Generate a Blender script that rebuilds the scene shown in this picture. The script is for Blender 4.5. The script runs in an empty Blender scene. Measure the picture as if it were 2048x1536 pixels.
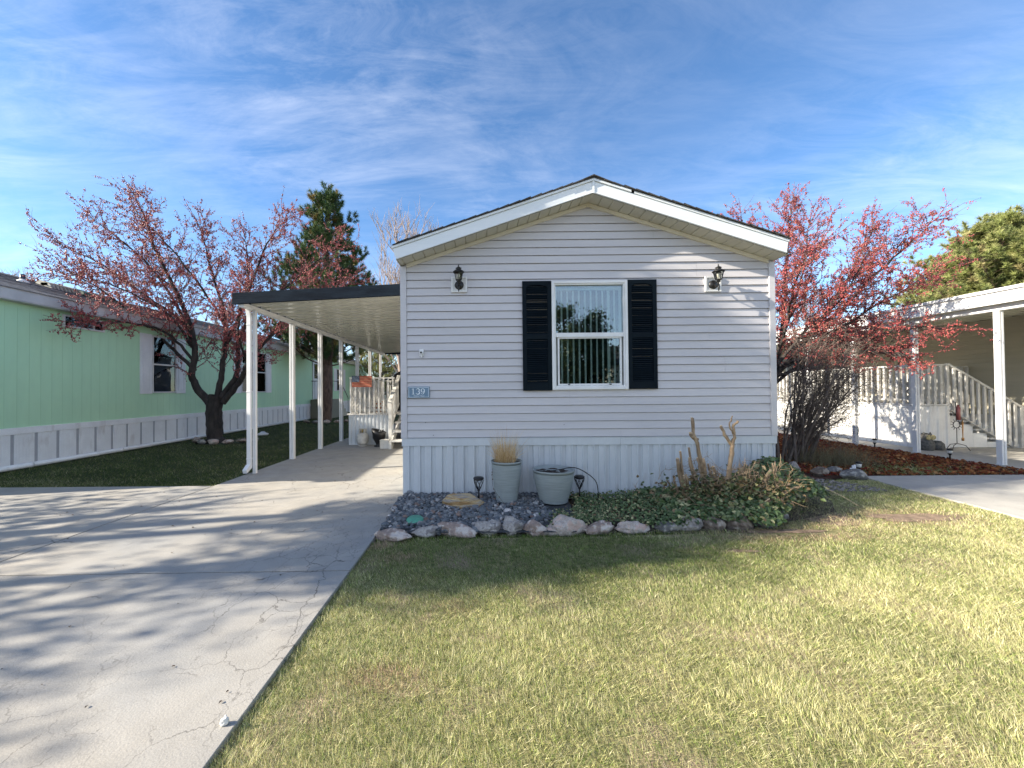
import bpy, math, random
import numpy as np
from mathutils import Vector, Matrix, noise as mnoise
R = math.radians
random.seed(7)
rng = np.random.default_rng(11)

# ------------------------------------------------------------------ camera, sky, sun, exposure
scene = bpy.context.scene
C = bpy.context.collection
cam_d = bpy.data.cameras.new('camera')
cam = bpy.data.objects.new('camera', cam_d)
C.objects.link(cam)
CAMH = 1.417
yaw, pitch, roll = R(-0.354), R(0.747), R(0.479)
fwd = Vector((math.sin(yaw) * math.cos(pitch), math.cos(yaw) * math.cos(pitch), math.sin(pitch)))
rgt = Vector((math.cos(yaw), -math.sin(yaw), 0))
upv = rgt.cross(fwd)
r2 = rgt * math.cos(roll) - upv * math.sin(roll)
u2 = rgt * math.sin(roll) + upv * math.cos(roll)
m3 = Matrix((r2, u2, -fwd)).transposed()
cam.matrix_world = Matrix.Translation((0, 0, CAMH)) @ m3.to_4x4()
cam_d.sensor_width = 36
cam_d.lens = 800 / 2048 * 36
cam_d.shift_x = 61 / 2048
cam_d.clip_start = 0.05
cam_d.clip_end = 2000
scene.camera = cam

SUN_AZ_DX, SUN_AZ_DY = 0.977, 0.213          # the way the light travels over the ground
SUN_EL = R(26.5)
W = bpy.data.worlds.new("World")
scene.world = W
W.use_nodes = True
nt = W.node_tree
nt.nodes.clear()
def N(nt, t, **kw):
    n = nt.nodes.new(t)
    for k, v in kw.items():
        if k.startswith('i_'):
            n.inputs[k[2:].replace('_', ' ')].default_value = v
        else:
            setattr(n, k, v)
    return n
sky = N(nt, 'ShaderNodeTexSky', sky_type='NISHITA', sun_disc=False)
sky.sun_elevation = SUN_EL
sky.sun_rotation = math.atan2(-SUN_AZ_DX, -SUN_AZ_DY)
sky.altitude = 1600
sky.air_density = 1.0
sky.dust_density = 0.6
sky.ozone_density = 2.2
hsv = N(nt, 'ShaderNodeHueSaturation')
hsv.inputs['Saturation'].default_value = 1.14
nt.links.new(sky.outputs[0], hsv.inputs['Color'])
tc = N(nt, 'ShaderNodeTexCoord')
sep = N(nt, 'ShaderNodeSeparateXYZ')
nt.links.new(tc.outputs['Generated'], sep.inputs[0])
zz = N(nt, 'ShaderNodeMath', operation='MAXIMUM'); zz.inputs[1].default_value = 0.0
nt.links.new(sep.outputs[2], zz.inputs[0])
za = N(nt, 'ShaderNodeMath', operation='ADD'); za.inputs[1].default_value = 0.12
nt.links.new(zz.outputs[0], za.inputs[0])
dx = N(nt, 'ShaderNodeMath', operation='DIVIDE'); dy = N(nt, 'ShaderNodeMath', operation='DIVIDE')
nt.links.new(sep.outputs[0], dx.inputs[0]); nt.links.new(za.outputs[0], dx.inputs[1])
nt.links.new(sep.outputs[1], dy.inputs[0]); nt.links.new(za.outputs[0], dy.inputs[1])
cmb = N(nt, 'ShaderNodeCombineXYZ')
nt.links.new(dx.outputs[0], cmb.inputs[0]); nt.links.new(dy.outputs[0], cmb.inputs[1])
def skynoise(rot, scl, scale, detail, rough, dist, loc=(0, 0, 0)):
    mp = N(nt, 'ShaderNodeMapping')
    mp.inputs['Rotation'].default_value = (0, 0, rot)
    mp.inputs['Scale'].default_value = scl
    mp.inputs['Location'].default_value = loc
    nt.links.new(cmb.outputs[0], mp.inputs[0])
    n = N(nt, 'ShaderNodeTexNoise')
    n.inputs['Scale'].default_value = scale; n.inputs['Detail'].default_value = detail
    n.inputs['Roughness'].default_value = rough; n.inputs['Distortion'].default_value = dist
    nt.links.new(mp.outputs[0], n.inputs['Vector'])
    return n
n1 = skynoise(R(-38), (0.8, 1.7, 1), 1.5, 10, 0.66, 1.1, (3.1, 1.2, 0))
n2 = skynoise(R(-30), (1, 1, 1), 0.55, 4, 0.5, 0.4, (7.7, 2.0, 0))
n3 = skynoise(R(-62), (0.9, 3.2, 1), 2.6, 9, 0.72, 1.0, (1.1, 5.2, 0))
def ramp(nt, src, stops):
    r = N(nt, 'ShaderNodeValToRGB')
    e = r.color_ramp.elements
    e[0].position = stops[0][0]; e[0].color = (stops[0][1],) * 3 + (1,) if not isinstance(stops[0][1], tuple) else stops[0][1] + (1,)
    e[1].position = stops[-1][0]; e[1].color = (stops[-1][1],) * 3 + (1,) if not isinstance(stops[-1][1], tuple) else stops[-1][1] + (1,)
    for p, c in stops[1:-1]:
        x = e.new(p); x.color = (c,) * 3 + (1,) if not isinstance(c, tuple) else c + (1,)
    nt.links.new(src, r.inputs[0])
    return r
ra = ramp(nt, n1.outputs[0], [(0.42, 0.0), (0.78, 1.0)])
rb = ramp(nt, n2.outputs[0], [(0.34, 0.25), (0.60, 1.0)])
rc = ramp(nt, n3.outputs[0], [(0.42, 0.0), (0.8, 0.6)])
ad = N(nt, 'ShaderNodeMath', operation='ADD')
nt.links.new(ra.outputs[0], ad.inputs[0]); nt.links.new(rc.outputs[0], ad.inputs[1])
# more veil towards the west (left of the street), as the cirrus lay that morning
wx = N(nt, 'ShaderNodeMapRange'); wx.inputs[1].default_value = -0.9; wx.inputs[2].default_value = 0.7
wx.inputs[3].default_value = 1.0; wx.inputs[4].default_value = 0.72
nt.links.new(sep.outputs[0], wx.inputs[0])
ml = N(nt, 'ShaderNodeMath', operation='MULTIPLY'); nt.links.new(ad.outputs[0], ml.inputs[0]); nt.links.new(rb.outputs[0], ml.inputs[1])
ml2 = N(nt, 'ShaderNodeMath', operation='MULTIPLY'); nt.links.new(ml.outputs[0], ml2.inputs[0]); nt.links.new(wx.outputs[0], ml2.inputs[1])
ml3 = N(nt, 'ShaderNodeMath', operation='MULTIPLY', use_clamp=True); nt.links.new(ml2.outputs[0], ml3.inputs[0]); ml3.inputs[1].default_value = 0.30
# unseen bright veil added behind the camera, whitening the fill on the front wall
wy = N(nt, 'ShaderNodeMapRange', clamp=True); wy.inputs[1].default_value = -0.05; wy.inputs[2].default_value = -0.75
wy.inputs[3].default_value = 0.0; wy.inputs[4].default_value = 0.30
nt.links.new(sep.outputs[1], wy.inputs[0])
ml4 = N(nt, 'ShaderNodeMath', operation='ADD', use_clamp=True); nt.links.new(ml3.outputs[0], ml4.inputs[0]); nt.links.new(wy.outputs[0], ml4.inputs[1])
mx = N(nt, 'ShaderNodeMixRGB')
nt.links.new(ml4.outputs[0], mx.inputs[0]); nt.links.new(hsv.outputs[0], mx.inputs[1])
mx.inputs[2].default_value = (5.9, 5.95, 6.3, 1)
bg = N(nt, 'ShaderNodeBackground'); bg.inputs[1].default_value = 0.105
nt.links.new(mx.outputs[0], bg.inputs[0])
out = N(nt, 'ShaderNodeOutputWorld'); nt.links.new(bg.outputs[0], out.inputs[0])

sd = bpy.data.lights.new('sun', 'SUN')
sd.energy = 5.0; sd.angle = R(0.53); sd.color = (1.0, 0.90, 0.74)
so = bpy.data.objects.new('sun', sd); C.objects.link(so)
dirv = Vector((SUN_AZ_DX, SUN_AZ_DY, -math.tan(SUN_EL) * math.hypot(SUN_AZ_DX, SUN_AZ_DY)))
so.rotation_euler = dirv.to_track_quat('-Z', 'Y').to_euler()
so.location = (-20, -5, 12)
scene.view_settings.view_transform = 'Standard'
scene.view_settings.look = 'None'
scene.view_settings.exposure = 1.42
scene.view_settings.gamma = 1
scene.cycles.max_bounces = 8
scene.cycles.transparent_max_bounces = 16

# ------------------------------------------------------------------ materials
MATS = {}
def pmat(name, c1, c2=None, scale=6, rough=0.6, bump=0.0, bscale=None, stretch=(1, 1, 1), metallic=0.0,
         detail=6, lo=0.35, hi=0.65, spec=0.5, bstretch=None, bdist=0.01, fine=0.0, coat=0.0, stain=None):
    m = bpy.data.materials.new(name); m.use_nodes = True
    t = m.node_tree; b = t.nodes['Principled BSDF']
    b.inputs['Roughness'].default_value = rough; b.inputs['Metallic'].default_value = metallic
    b.inputs['Specular IOR Level'].default_value = spec
    b.inputs['Coat Weight'].default_value = coat
    tc = N(t, 'ShaderNodeTexCoord'); mp = N(t, 'ShaderNodeMapping'); mp.inputs['Scale'].default_value = stretch
    t.links.new(tc.outputs['Object'], mp.inputs[0])
    n = N(t, 'ShaderNodeTexNoise'); n.inputs['Scale'].default_value = scale; n.inputs['Detail'].default_value = detail
    n.inputs['Roughness'].default_value = 0.62
    t.links.new(mp.outputs[0], n.inputs['Vector'])
    c2 = c2 or tuple(x * 0.86 for x in c1)
    r = ramp(t, n.outputs[0], [(lo, tuple(c2)), (hi, tuple(c1))])
    col = r.outputs[0]
    if fine:
        n4 = N(t, 'ShaderNodeTexNoise'); n4.inputs['Scale'].default_value = scale * 17; n4.inputs['Detail'].default_value = 3
        t.links.new(mp.outputs[0], n4.inputs['Vector'])
        r4 = ramp(t, n4.outputs[0], [(0.3, 1 - fine), (0.7, 1.0)])
        mm = N(t, 'ShaderNodeMixRGB', blend_type='MULTIPLY'); mm.inputs[0].default_value = 1
        t.links.new(col, mm.inputs[1]); t.links.new(r4.outputs[0], mm.inputs[2]); col = mm.outputs[0]
    if stain:                                   # (colour, scale, lo, hi, stretch)
        mp2 = N(t, 'ShaderNodeMapping'); mp2.inputs['Scale'].default_value = stain[4]
        t.links.new(tc.outputs['Object'], mp2.inputs[0])
        n5 = N(t, 'ShaderNodeTexNoise'); n5.inputs['Scale'].default_value = stain[1]; n5.inputs['Detail'].default_value = 8
        t.links.new(mp2.outputs[0], n5.inputs['Vector'])
        r5 = ramp(t, n5.outputs[0], [(stain[2], 0.0), (stain[3], 1.0)])
        mm = N(t, 'ShaderNodeMixRGB'); mm.inputs[2].default_value = tuple(stain[0]) + (1,)
        t.links.new(r5.outputs[0], mm.inputs[0]); t.links.new(col, mm.inputs[1]); col = mm.outputs[0]
    t.links.new(col, b.inputs['Base Color'])
    if bump:
        mp3 = N(t, 'ShaderNodeMapping'); mp3.inputs['Scale'].default_value = bstretch or stretch
        t.links.new(tc.outputs['Object'], mp3.inputs[0])
        n2 = N(t, 'ShaderNodeTexNoise'); n2.inputs['Scale'].default_value = bscale or scale * 4; n2.inputs['Detail'].default_value = 6
        t.links.new(mp3.outputs[0], n2.inputs['Vector'])
        bp = N(t, 'ShaderNodeBump'); bp.inputs['Strength'].default_value = bump; bp.inputs['Distance'].default_value = bdist
        t.links.new(n2.outputs[0], bp.inputs['Height']); t.links.new(bp.outputs[0], b.inputs['Normal'])
    MATS[name] = m
    return m
def cmat(name, rough=0.6, spec=0.3, trans=0.0, bump=0.0, bscale=60, fine=0.0, fscale=40):
    """material that takes its colour from the mesh colour attribute 'Col'"""
    m = bpy.data.materials.new(name); m.use_nodes = True
    t = m.node_tree; b = t.nodes['Principled BSDF']
    b.inputs['Roughness'].default_value = rough; b.inputs['Specular IOR Level'].default_value = spec
    a = N(t, 'ShaderNodeVertexColor'); a.layer_name = 'Col'
    col = a.outputs[0]
    tc = N(t, 'ShaderNodeTexCoord')
    if fine:
        n = N(t, 'ShaderNodeTexNoise'); n.inputs['Scale'].default_value = fscale; n.inputs['Detail'].default_value = 6
        t.links.new(tc.outputs['Object'], n.inputs['Vector'])
        r = ramp(t, n.outputs[0], [(0.35, 1 - fine), (0.65, 1.0)])
        mm = N(t, 'ShaderNodeMixRGB', blend_type='MULTIPLY'); mm.inputs[0].default_value = 1
        t.links.new(col, mm.inputs[1]); t.links.new(r.outputs[0], mm.inputs[2]); col = mm.outputs[0]
    t.links.new(col, b.inputs['Base Color'])
    if bump:
        n = N(t, 'ShaderNodeTexNoise'); n.inputs['Scale'].default_value = bscale; n.inputs['Detail'].default_value = 5
        t.links.new(tc.outputs['Object'], n.inputs['Vector'])
        bp = N(t, 'ShaderNodeBump'); bp.inputs['Strength'].default_value = bump; bp.inputs['Distance'].default_value = 0.01
        t.links.new(n.outputs[0], bp.inputs['Height']); t.links.new(bp.outputs[0], b.inputs['Normal'])
    if trans:
        tr = N(t, 'ShaderNodeBsdfTranslucent'); t.links.new(col, tr.inputs[0])
        mxs = N(t, 'ShaderNodeMixShader'); mxs.inputs[0].default_value = trans
        o = t.nodes['Material Output']
        t.links.new(b.outputs[0], mxs.inputs[1]); t.links.new(tr.outputs[0], mxs.inputs[2]); t.links.new(mxs.outputs[0], o.inputs[0])
    return m
def glassmat(name, tint, fac, rough=0.0):
    m = bpy.data.materials.new(name); m.use_nodes = True
    t = m.node_tree; t.nodes.clear()
    tr = N(t, 'ShaderNodeBsdfTransparent'); tr.inputs[0].default_value = tint + (1,)
    gl = N(t, 'ShaderNodeBsdfGlossy'); gl.inputs['Roughness'].default_value = rough
    gl.inputs[0].default_value = (0.9, 0.97, 1.0, 1)
    fr = N(t, 'ShaderNodeFresnel'); fr.inputs[0].default_value = 1.5
    ad = N(t, 'ShaderNodeMath', operation='ADD', use_clamp=True); ad.inputs[1].default_value = fac
    t.links.new(fr.outputs[0], ad.inputs[0])
    tc = N(t, 'ShaderNodeTexCoord'); n = N(t, 'ShaderNodeTexNoise'); n.inputs['Scale'].default_value = 1.6
    t.links.new(tc.outputs['Object'], n.inputs['Vector'])
    bp = N(t, 'ShaderNodeBump'); bp.inputs['Strength'].default_value = 0.06; bp.inputs['Distance'].default_value = 0.02
    t.links.new(n.outputs[0], bp.inputs['Height']); t.links.new(bp.outputs[0], gl.inputs['Normal'])
    mxs = N(t, 'ShaderNodeMixShader'); o = N(t, 'ShaderNodeOutputMaterial')
    t.links.new(ad.outputs[0], mxs.inputs[0]); t.links.new(tr.outputs[0], mxs.inputs[1]); t.links.new(gl.outputs[0], mxs.inputs[2])
    t.links.new(mxs.outputs[0], o.inputs[0])
    return m

SID = pmat('grey_vinyl', (0.585, 0.565, 0.575), (0.52, 0.505, 0.52), 1.6, 0.42, 0.35, 22, stretch=(0.25, 1, 4), bstretch=(0.12, 1, 3.5), bdist=0.004, fine=0.06,
           stain=((0.47, 0.46, 0.47), 1.1, 0.5, 0.85, (0.5, 1, 3)))
SKIRT = pmat('pale_blue_skirting', (0.60, 0.63, 0.65), (0.53, 0.56, 0.59), 2.0, 0.38, 0.1, 30, stretch=(1, 1, 0.4), fine=0.05,
             stain=((0.36, 0.34, 0.30), 3.0, 0.66, 0.95, (1.5, 1, 0.7)))
WHITE = pmat('white_painted_metal', (0.78, 0.78, 0.77), (0.70, 0.70, 0.70), 3, 0.38, fine=0.05)
FASC = pmat('white_fascia', (0.76, 0.79, 0.80), (0.70, 0.74, 0.76), 2, 0.32, 0.15, 12, stretch=(0.3, 1, 8), bdist=0.003)
SOFF = pmat('beige_soffit', (0.58, 0.56, 0.47), (0.52, 0.50, 0.42), 4, 0.5, fine=0.05)
BEIGE = pmat('beige_trim', (0.66, 0.61, 0.49), None, 4, 0.5)
NAVY = pmat('dark_navy_plastic', (0.0035, 0.009, 0.014), (0.002, 0.006, 0.010), 5, 0.6, 0.1, 60, spec=0.12)
BLACK = pmat('black_metal', (0.012, 0.012, 0.013), (0.006, 0.006, 0.007), 20, 0.42, 0.3, 90, bdist=0.002)
SLATE = pmat('slate_blue_wood', (0.012, 0.020, 0.031), (0.006, 0.010, 0.017), 5, 0.85, 0.4, 14, stretch=(0.6, 1, 2.2), bstretch=(0.5, 1, 3.0), bdist=0.012, spec=0.08)
SHING = pmat('grey_shingles', (0.20, 0.21, 0.23), (0.07, 0.075, 0.085), 9, 0.9, 0.6, 60, stretch=(1, 1, 1), fine=0.35)
DSHING = pmat('dark_shingles', (0.09, 0.085, 0.08), (0.035, 0.033, 0.033), 12, 0.9, 0.6, 70, fine=0.35)
GREEN = pmat('mint_green_siding', (0.50, 0.75, 0.48), (0.44, 0.69, 0.45), 0.6, 0.5, 0.12, 8, stretch=(1, 1, 0.3), fine=0.04)
GSKIRT = pmat('white_skirting', (0.86, 0.86, 0.84), (0.78, 0.77, 0.75), 3, 0.5, fine=0.06, stain=((0.36, 0.28, 0.20), 2.4, 0.60, 0.9, (1, 1.6, 0.5)))
TAN = pmat('tan_vinyl', (0.50, 0.46, 0.36), (0.43, 0.40, 0.31), 2, 0.5, 0.15, 20, stretch=(1, 0.2, 3))
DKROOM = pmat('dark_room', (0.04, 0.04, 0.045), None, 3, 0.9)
BLIND = pmat('blind_slat', (0.86, 0.88, 0.84), None, 4, 0.5)
CURT = pmat('curtain_cloth', (0.30, 0.30, 0.31), (0.16, 0.16, 0.17), 4, 0.8, stretch=(1, 6, 0.3))
BARK = pmat('dark_bark', (0.055, 0.045, 0.04), (0.018, 0.015, 0.014), 9, 0.9, 0.9, 28, stretch=(1, 1, 0.35), bdist=0.03)
TWIG = pmat('twig_bark', (0.14, 0.085, 0.07), (0.06, 0.04, 0.038), 9, 0.8)
GREYTWIG = pmat('grey_twig', (0.18, 0.145, 0.12), (0.09, 0.07, 0.06), 8, 0.85)
FARTWIG = pmat('far_twig', (0.36, 0.29, 0.25), (0.24, 0.19, 0.17), 2, 0.85)
PBARK = pmat('pine_bark', (0.17, 0.11, 0.08), (0.07, 0.045, 0.035), 7, 0.95, 0.9, 20, stretch=(1, 1, 0.4), bdist=0.04)
CUTWOOD = pmat('cut_stem_bark', (0.42, 0.31, 0.20), (0.20, 0.14, 0.09), 14, 0.85, 0.6, 50, stretch=(1, 1, 0.4))
CUTEND = pmat('sawn_wood_end', (0.68, 0.52, 0.33), (0.55, 0.40, 0.24), 30, 0.8)
SOILM = pmat('potting_soil', (0.055, 0.035, 0.025), (0.025, 0.018, 0.014), 30, 0.95, 0.9, 80, bdist=0.02)
DECKW = pmat('white_painted_wood', (0.72, 0.71, 0.68), (0.58, 0.56, 0.52), 6, 0.55, 0.2, 40, fine=0.1)
GALV = pmat('white_corrugated_steel', (0.66, 0.69, 0.71), (0.60, 0.63, 0.66), 3, 0.35)
POTM = pmat('grey_green_pot', (0.30, 0.335, 0.335), (0.24, 0.27, 0.27), 7, 0.6, 0.6, 9, stretch=(0.8, 0.8, 9), bstretch=(0.4, 0.4, 11), bdist=0.006)
GLASS = glassmat('window_glass', (0.78, 0.86, 0.86), 0.13)
SIDEGLASS = glassmat('dim_window_glass', (0.75, 0.78, 0.78), 0.02)
CLEAR = glassmat('lantern_glass', (0.9, 0.9, 0.86), 0.06)

def concrete(name, base, warm, crack=True, seed=0.0):
    m = bpy.data.materials.new(name); m.use_nodes = True
    t = m.node_tree; b = t.nodes['Principled BSDF']; b.inputs['Roughness'].default_value = 0.85
    b.inputs['Specular IOR Level'].default_value = 0.3
    tc = N(t, 'ShaderNodeTexCoord')
    mp = N(t, 'ShaderNodeMapping'); mp.inputs['Location'].default_value = (seed, seed * 1.7, 0)
    t.links.new(tc.outputs['Object'], mp.inputs[0])
    def noise(scale, detail=6, dist=0.0, vec=None, rough=0.6):
        n = N(t, 'ShaderNodeTexNoise'); n.inputs['Scale'].default_value = scale; n.inputs['Detail'].default_value = detail
        n.inputs['Distortion'].default_value = dist; n.inputs['Roughness'].default_value = rough
        t.links.new((vec or mp).outputs[0], n.inputs['Vector']); return n
    def mix(a, bcol, fac, mode='MIX', f=1.0):
        mm = N(t, 'ShaderNodeMixRGB', blend_type=mode)
        if fac is None: mm.inputs[0].default_value = f
        else: t.links.new(fac, mm.inputs[0])
        for i, x in ((1, a), (2, bcol)):
            if isinstance(x, tuple): mm.inputs[i].default_value = x + (1,)
            else: t.links.new(x, mm.inputs[i])
        return mm.outputs[0]
    big = ramp(t, noise(0.55, 5).outputs[0], [(0.38, 0.0), (0.62, 1.0)])
    col = mix(base, warm, big.outputs[0])
    med = ramp(t, noise(3.5, 8, 0.5).outputs[0], [(0.35, 0.86), (0.65, 1.0)])
    col = mix(col, med.outputs[0], None, 'MULTIPLY')
    fin = ramp(t, noise(150, 3).outputs[0], [(0.3, 0.80), (0.62, 1.0)])
    col = mix(col, fin.outputs[0], None, 'MULTIPLY')
    fin2 = ramp(t, noise(420, 2).outputs[0], [(0.28, 0.75), (0.5, 1.0)])
    col = mix(col, fin2.outputs[0], None, 'MULTIPLY')
    # dark drip spots
    sp = ramp(t, noise(2.2, 9, 0.8, rough=0.75).outputs[0], [(0.66, 0.0), (0.72, 0.55)])
    col = mix(col, (0.12, 0.115, 0.10), sp.outputs[0])
    hgt = None
    if crack:
        # meandering cracks: cell edges, warped, only where the slab has broken up
        wn = noise(5.5, 5, 0.0)
        va = N(t, 'ShaderNodeVectorMath', operation='SCALE'); va.inputs['Scale'].default_value = 0.17
        t.links.new(wn.outputs['Color'], va.inputs[0])
        vb = N(t, 'ShaderNodeVectorMath', operation='ADD'); t.links.new(mp.outputs[0], vb.inputs[0]); t.links.new(va.outputs[0], vb.inputs[1])
        mpv = N(t, 'ShaderNodeMapping'); mpv.inputs['Scale'].default_value = (1.25, 0.85, 1); mpv.inputs['Rotation'].default_value = (0, 0, 0.35)
        t.links.new(vb.outputs[0], mpv.inputs[0])
        geo = N(t, 'ShaderNodeSeparateXYZ'); t.links.new(tc.outputs['Object'], geo.inputs[0])
        # fine crazing lies along the lawn-side edge of the slab
        ed = N(t, 'ShaderNodeMapRange'); ed.inputs[1].default_value = -2.9; ed.inputs[2].default_value = -1.4
        t.links.new(geo.outputs[0], ed.inputs[0])
        for sc, wd, lo, hi, dark, edge in ((1.05, 0.006, 0.50, 0.57, 0.85, False), (3.1, 0.012, 0.43, 0.56, 0.85, True), (8.5, 0.022, 0.47, 0.58, 0.6, True)):
            v = N(t, 'ShaderNodeTexVoronoi', feature='DISTANCE_TO_EDGE'); v.inputs['Scale'].default_value = sc
            t.links.new(mpv.outputs[0], v.inputs['Vector'])
            ln = ramp(t, v.outputs['Distance'], [(0.0, 1.0), (wd * 0.5, 0.6), (wd, 0.0)])
            mk = ramp(t, noise(0.9 + sc * 0.1, 4, 0.3).outputs[0], [(lo, 0.0), (hi, dark)])
            mu = N(t, 'ShaderNodeMath', operation='MULTIPLY'); t.links.new(ln.outputs[0], mu.inputs[0]); t.links.new(mk.outputs[0], mu.inputs[1])
            o_ = mu
            if edge:
                o_ = N(t, 'ShaderNodeMath', operation='MULTIPLY'); t.links.new(mu.outputs[0], o_.inputs[0]); t.links.new(ed.outputs[0], o_.inputs[1])
            col = mix(col, (0.07, 0.065, 0.06), o_.outputs[0])
    t.links.new(col, b.inputs['Base Color'])
    bp = N(t, 'ShaderNodeBump'); bp.inputs['Strength'].default_value = 0.35; bp.inputs['Distance'].default_value = 0.006
    t.links.new(noise(90, 4).outputs[0], bp.inputs['Height']); t.links.new(bp.outputs[0], b.inputs['Normal'])
    return m
CONC = concrete('old_concrete', (0.36, 0.357, 0.345), (0.44, 0.41, 0.36))
CONC2 = concrete('neighbour_concrete', (0.47, 0.45, 0.41), (0.54, 0.52, 0.47), crack=False, seed=9.0)

# ------------------------------------------------------------------ helpers
def tag(o, label=None, cat=None, group=None, kind=None):
    if label: o['label'] = label
    if cat: o['category'] = cat
    if group: o['group'] = group
    if kind: o['kind'] = kind
    return o
def empty(name, loc, label=None, cat=None, group=None):
    o = bpy.data.objects.new(name, None); C.objects.link(o); o.location = loc
    o.empty_display_size = 0.2
    return tag(o, label, cat, group)
def wloc(o):
    v = Vector(o.location)
    while o.parent:
        o = o.parent; v = v + Vector(o.location)
    return v
class MB:
    def __init__(s): s.v = []; s.f = []; s.m = []; s.mi = 0; s.sm = []; s.smooth = False
    def quad(s, *p):
        b = len(s.v); s.v += [tuple(x) for x in p]; s.f.append(tuple(range(b, b + len(p)))); s.m.append(s.mi); s.sm.append(s.smooth)
    def mesh(s, vs, fs):
        b = len(s.v); s.v += [tuple(x) for x in vs]
        for f in fs: s.f.append(tuple(b + i for i in f)); s.m.append(s.mi); s.sm.append(s.smooth)
    def box(s, x0, x1, y0, y1, z0, z1):
        x0, x1 = min(x0, x1), max(x0, x1); y0, y1 = min(y0, y1), max(y0, y1); z0, z1 = min(z0, z1), max(z0, z1)
        s.mesh([(x0, y0, z0), (x1, y0, z0), (x1, y1, z0), (x0, y1, z0), (x0, y0, z1), (x1, y0, z1), (x1, y1, z1), (x0, y1, z1)],
               [(0, 3, 2, 1), (4, 5, 6, 7), (0, 1, 5, 4), (1, 2, 6, 5), (2, 3, 7, 6), (3, 0, 4, 7)])
    def prism(s, poly, axis, a, b):
        """poly: 2-D points; axis 'y': (x,z) extruded y from a to b; 'x': (y,z); 'z': (x,y)"""
        def P(p, t):
            return {'y': (p[0], t, p[1]), 'x': (t, p[0], p[1]), 'z': (p[0], p[1], t)}[axis]
        n = len(poly)
        vs = [P(p, a) for p in poly] + [P(p, b) for p in poly]
        fs = [tuple(range(n))[::-1], tuple(range(n, 2 * n))] + [(i, (i + 1) % n, n + (i + 1) % n, n + i) for i in range(n)]
        s.mesh(vs, fs)
    def bar(s, p, q, w, h=None, up=(0, 0, 1)):
        p = Vector(p); q = Vector(q); d = (q - p).normalized(); up = Vector(up)
        if abs(d.dot(up)) > 0.99: up = Vector((0, 1, 0))
        a = d.cross(up).normalized() * w / 2; b = a.cross(d).normalized() * (h or w) / 2
        vs = [p + x * a + y * b for x, y in ((-1, -1), (1, -1), (1, 1), (-1, 1))] + [q + x * a + y * b for x, y in ((-1, -1), (1, -1), (1, 1), (-1, 1))]
        s.mesh(vs, [(3, 2, 1, 0), (4, 5, 6, 7), (0, 1, 5, 4), (1, 2, 6, 5), (2, 3, 7, 6), (3, 0, 4, 7)])
    def tube(s, pts, rad, n=8, cap=True):
        pts = [Vector(p) for p in pts]; k = len(pts)
        if not hasattr(rad, '__len__'): rad = [rad] * k
        t0 = (pts[1] - pts[0]).normalized()
        a = t0.orthogonal().normalized(); vs = []
        sm = s.smooth; s.smooth = True
        for i in range(k):
            t = (pts[min(i + 1, k - 1)] - pts[max(i - 1, 0)]).normalized()
            a = (a - t * a.dot(t)).normalized(); b = t.cross(a)
            for j in range(n):
                w = 2 * math.pi * j / n
                vs.append(pts[i] + (a * math.cos(w) + b * math.sin(w)) * rad[i])
        fs = [(i * n + j, i * n + (j + 1) % n, (i + 1) * n + (j + 1) % n, (i + 1) * n + j) for i in range(k - 1) for j in range(n)]
        s.mesh(vs, fs)
        s.smooth = False
        if cap:
            b0 = len(s.v) - len(vs)
            s.f.append(tuple(b0 + j for j in range(n))[::-1]); s.m.append(s.mi); s.sm.append(False)
            s.f.append(tuple(b0 + (k - 1) * n + j for j in range(n))); s.m.append(s.mi); s.sm.append(False)
        s.smooth = sm
    def lathe(s, prof, c=(0, 0, 0), n=24, rot=0.0, smooth=True, M=None):
        vs = []; c = Vector(c)
        for r, z in prof:
            for j in range(n):
                w = 2 * math.pi * j / n + rot
                p = Vector((r * math.cos(w), r * math.sin(w), z))
                if M: p = M @ p
                vs.append(c + p)
        k = len(prof); sm = s.smooth; s.smooth = smooth
        s.mesh(vs, [(i * n + j, i * n + (j + 1) % n, (i + 1) * n + (j + 1) % n, (i + 1) * n + j) for i in range(k - 1) for j in range(n)])
        s.smooth = sm
        b0 = len(s.v) - len(vs)
        if prof[0][0] > 1e-4: s.f.append(tuple(b0 + j for j in range(n))[::-1]); s.m.append(s.mi); s.sm.append(False)
        if prof[-1][0] > 1e-4: s.f.append(tuple(b0 + (k - 1) * n + j for j in range(n))); s.m.append(s.mi); s.sm.append(False)
    def build(s, name, mat, parent=None, bevel=0.0, loc=None, label=None, autosmooth=False):
        me = bpy.data.meshes.new(name)
        org = wloc(parent) if parent else Vector(loc or (0, 0, 0))
        me.from_pydata([(x - org.x, y - org.y, z - org.z) for x, y, z in s.v], [], s.f)
        for m in (mat if isinstance(mat, (list, tuple)) else [mat]): me.materials.append(m)
        me.polygons.foreach_set('material_index', s.m)
        me.polygons.foreach_set('use_smooth', s.sm)
        me.update()
        o = bpy.data.objects.new(name, me); C.objects.link(o)
        if parent: o.parent = parent
        else: o.location = org
        if bevel:
            b = o.modifiers.new('bevel', 'BEVEL'); b.width = bevel; b.segments = 2; b.limit_method = 'ANGLE'; b.angle_limit = R(40)
        if label: o['label'] = label
        return o
def part(name, mat, parent, fn, bevel=0.0, label=None):
    m = MB(); fn(m); return m.build(name, mat, parent, bevel, label=label)

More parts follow.
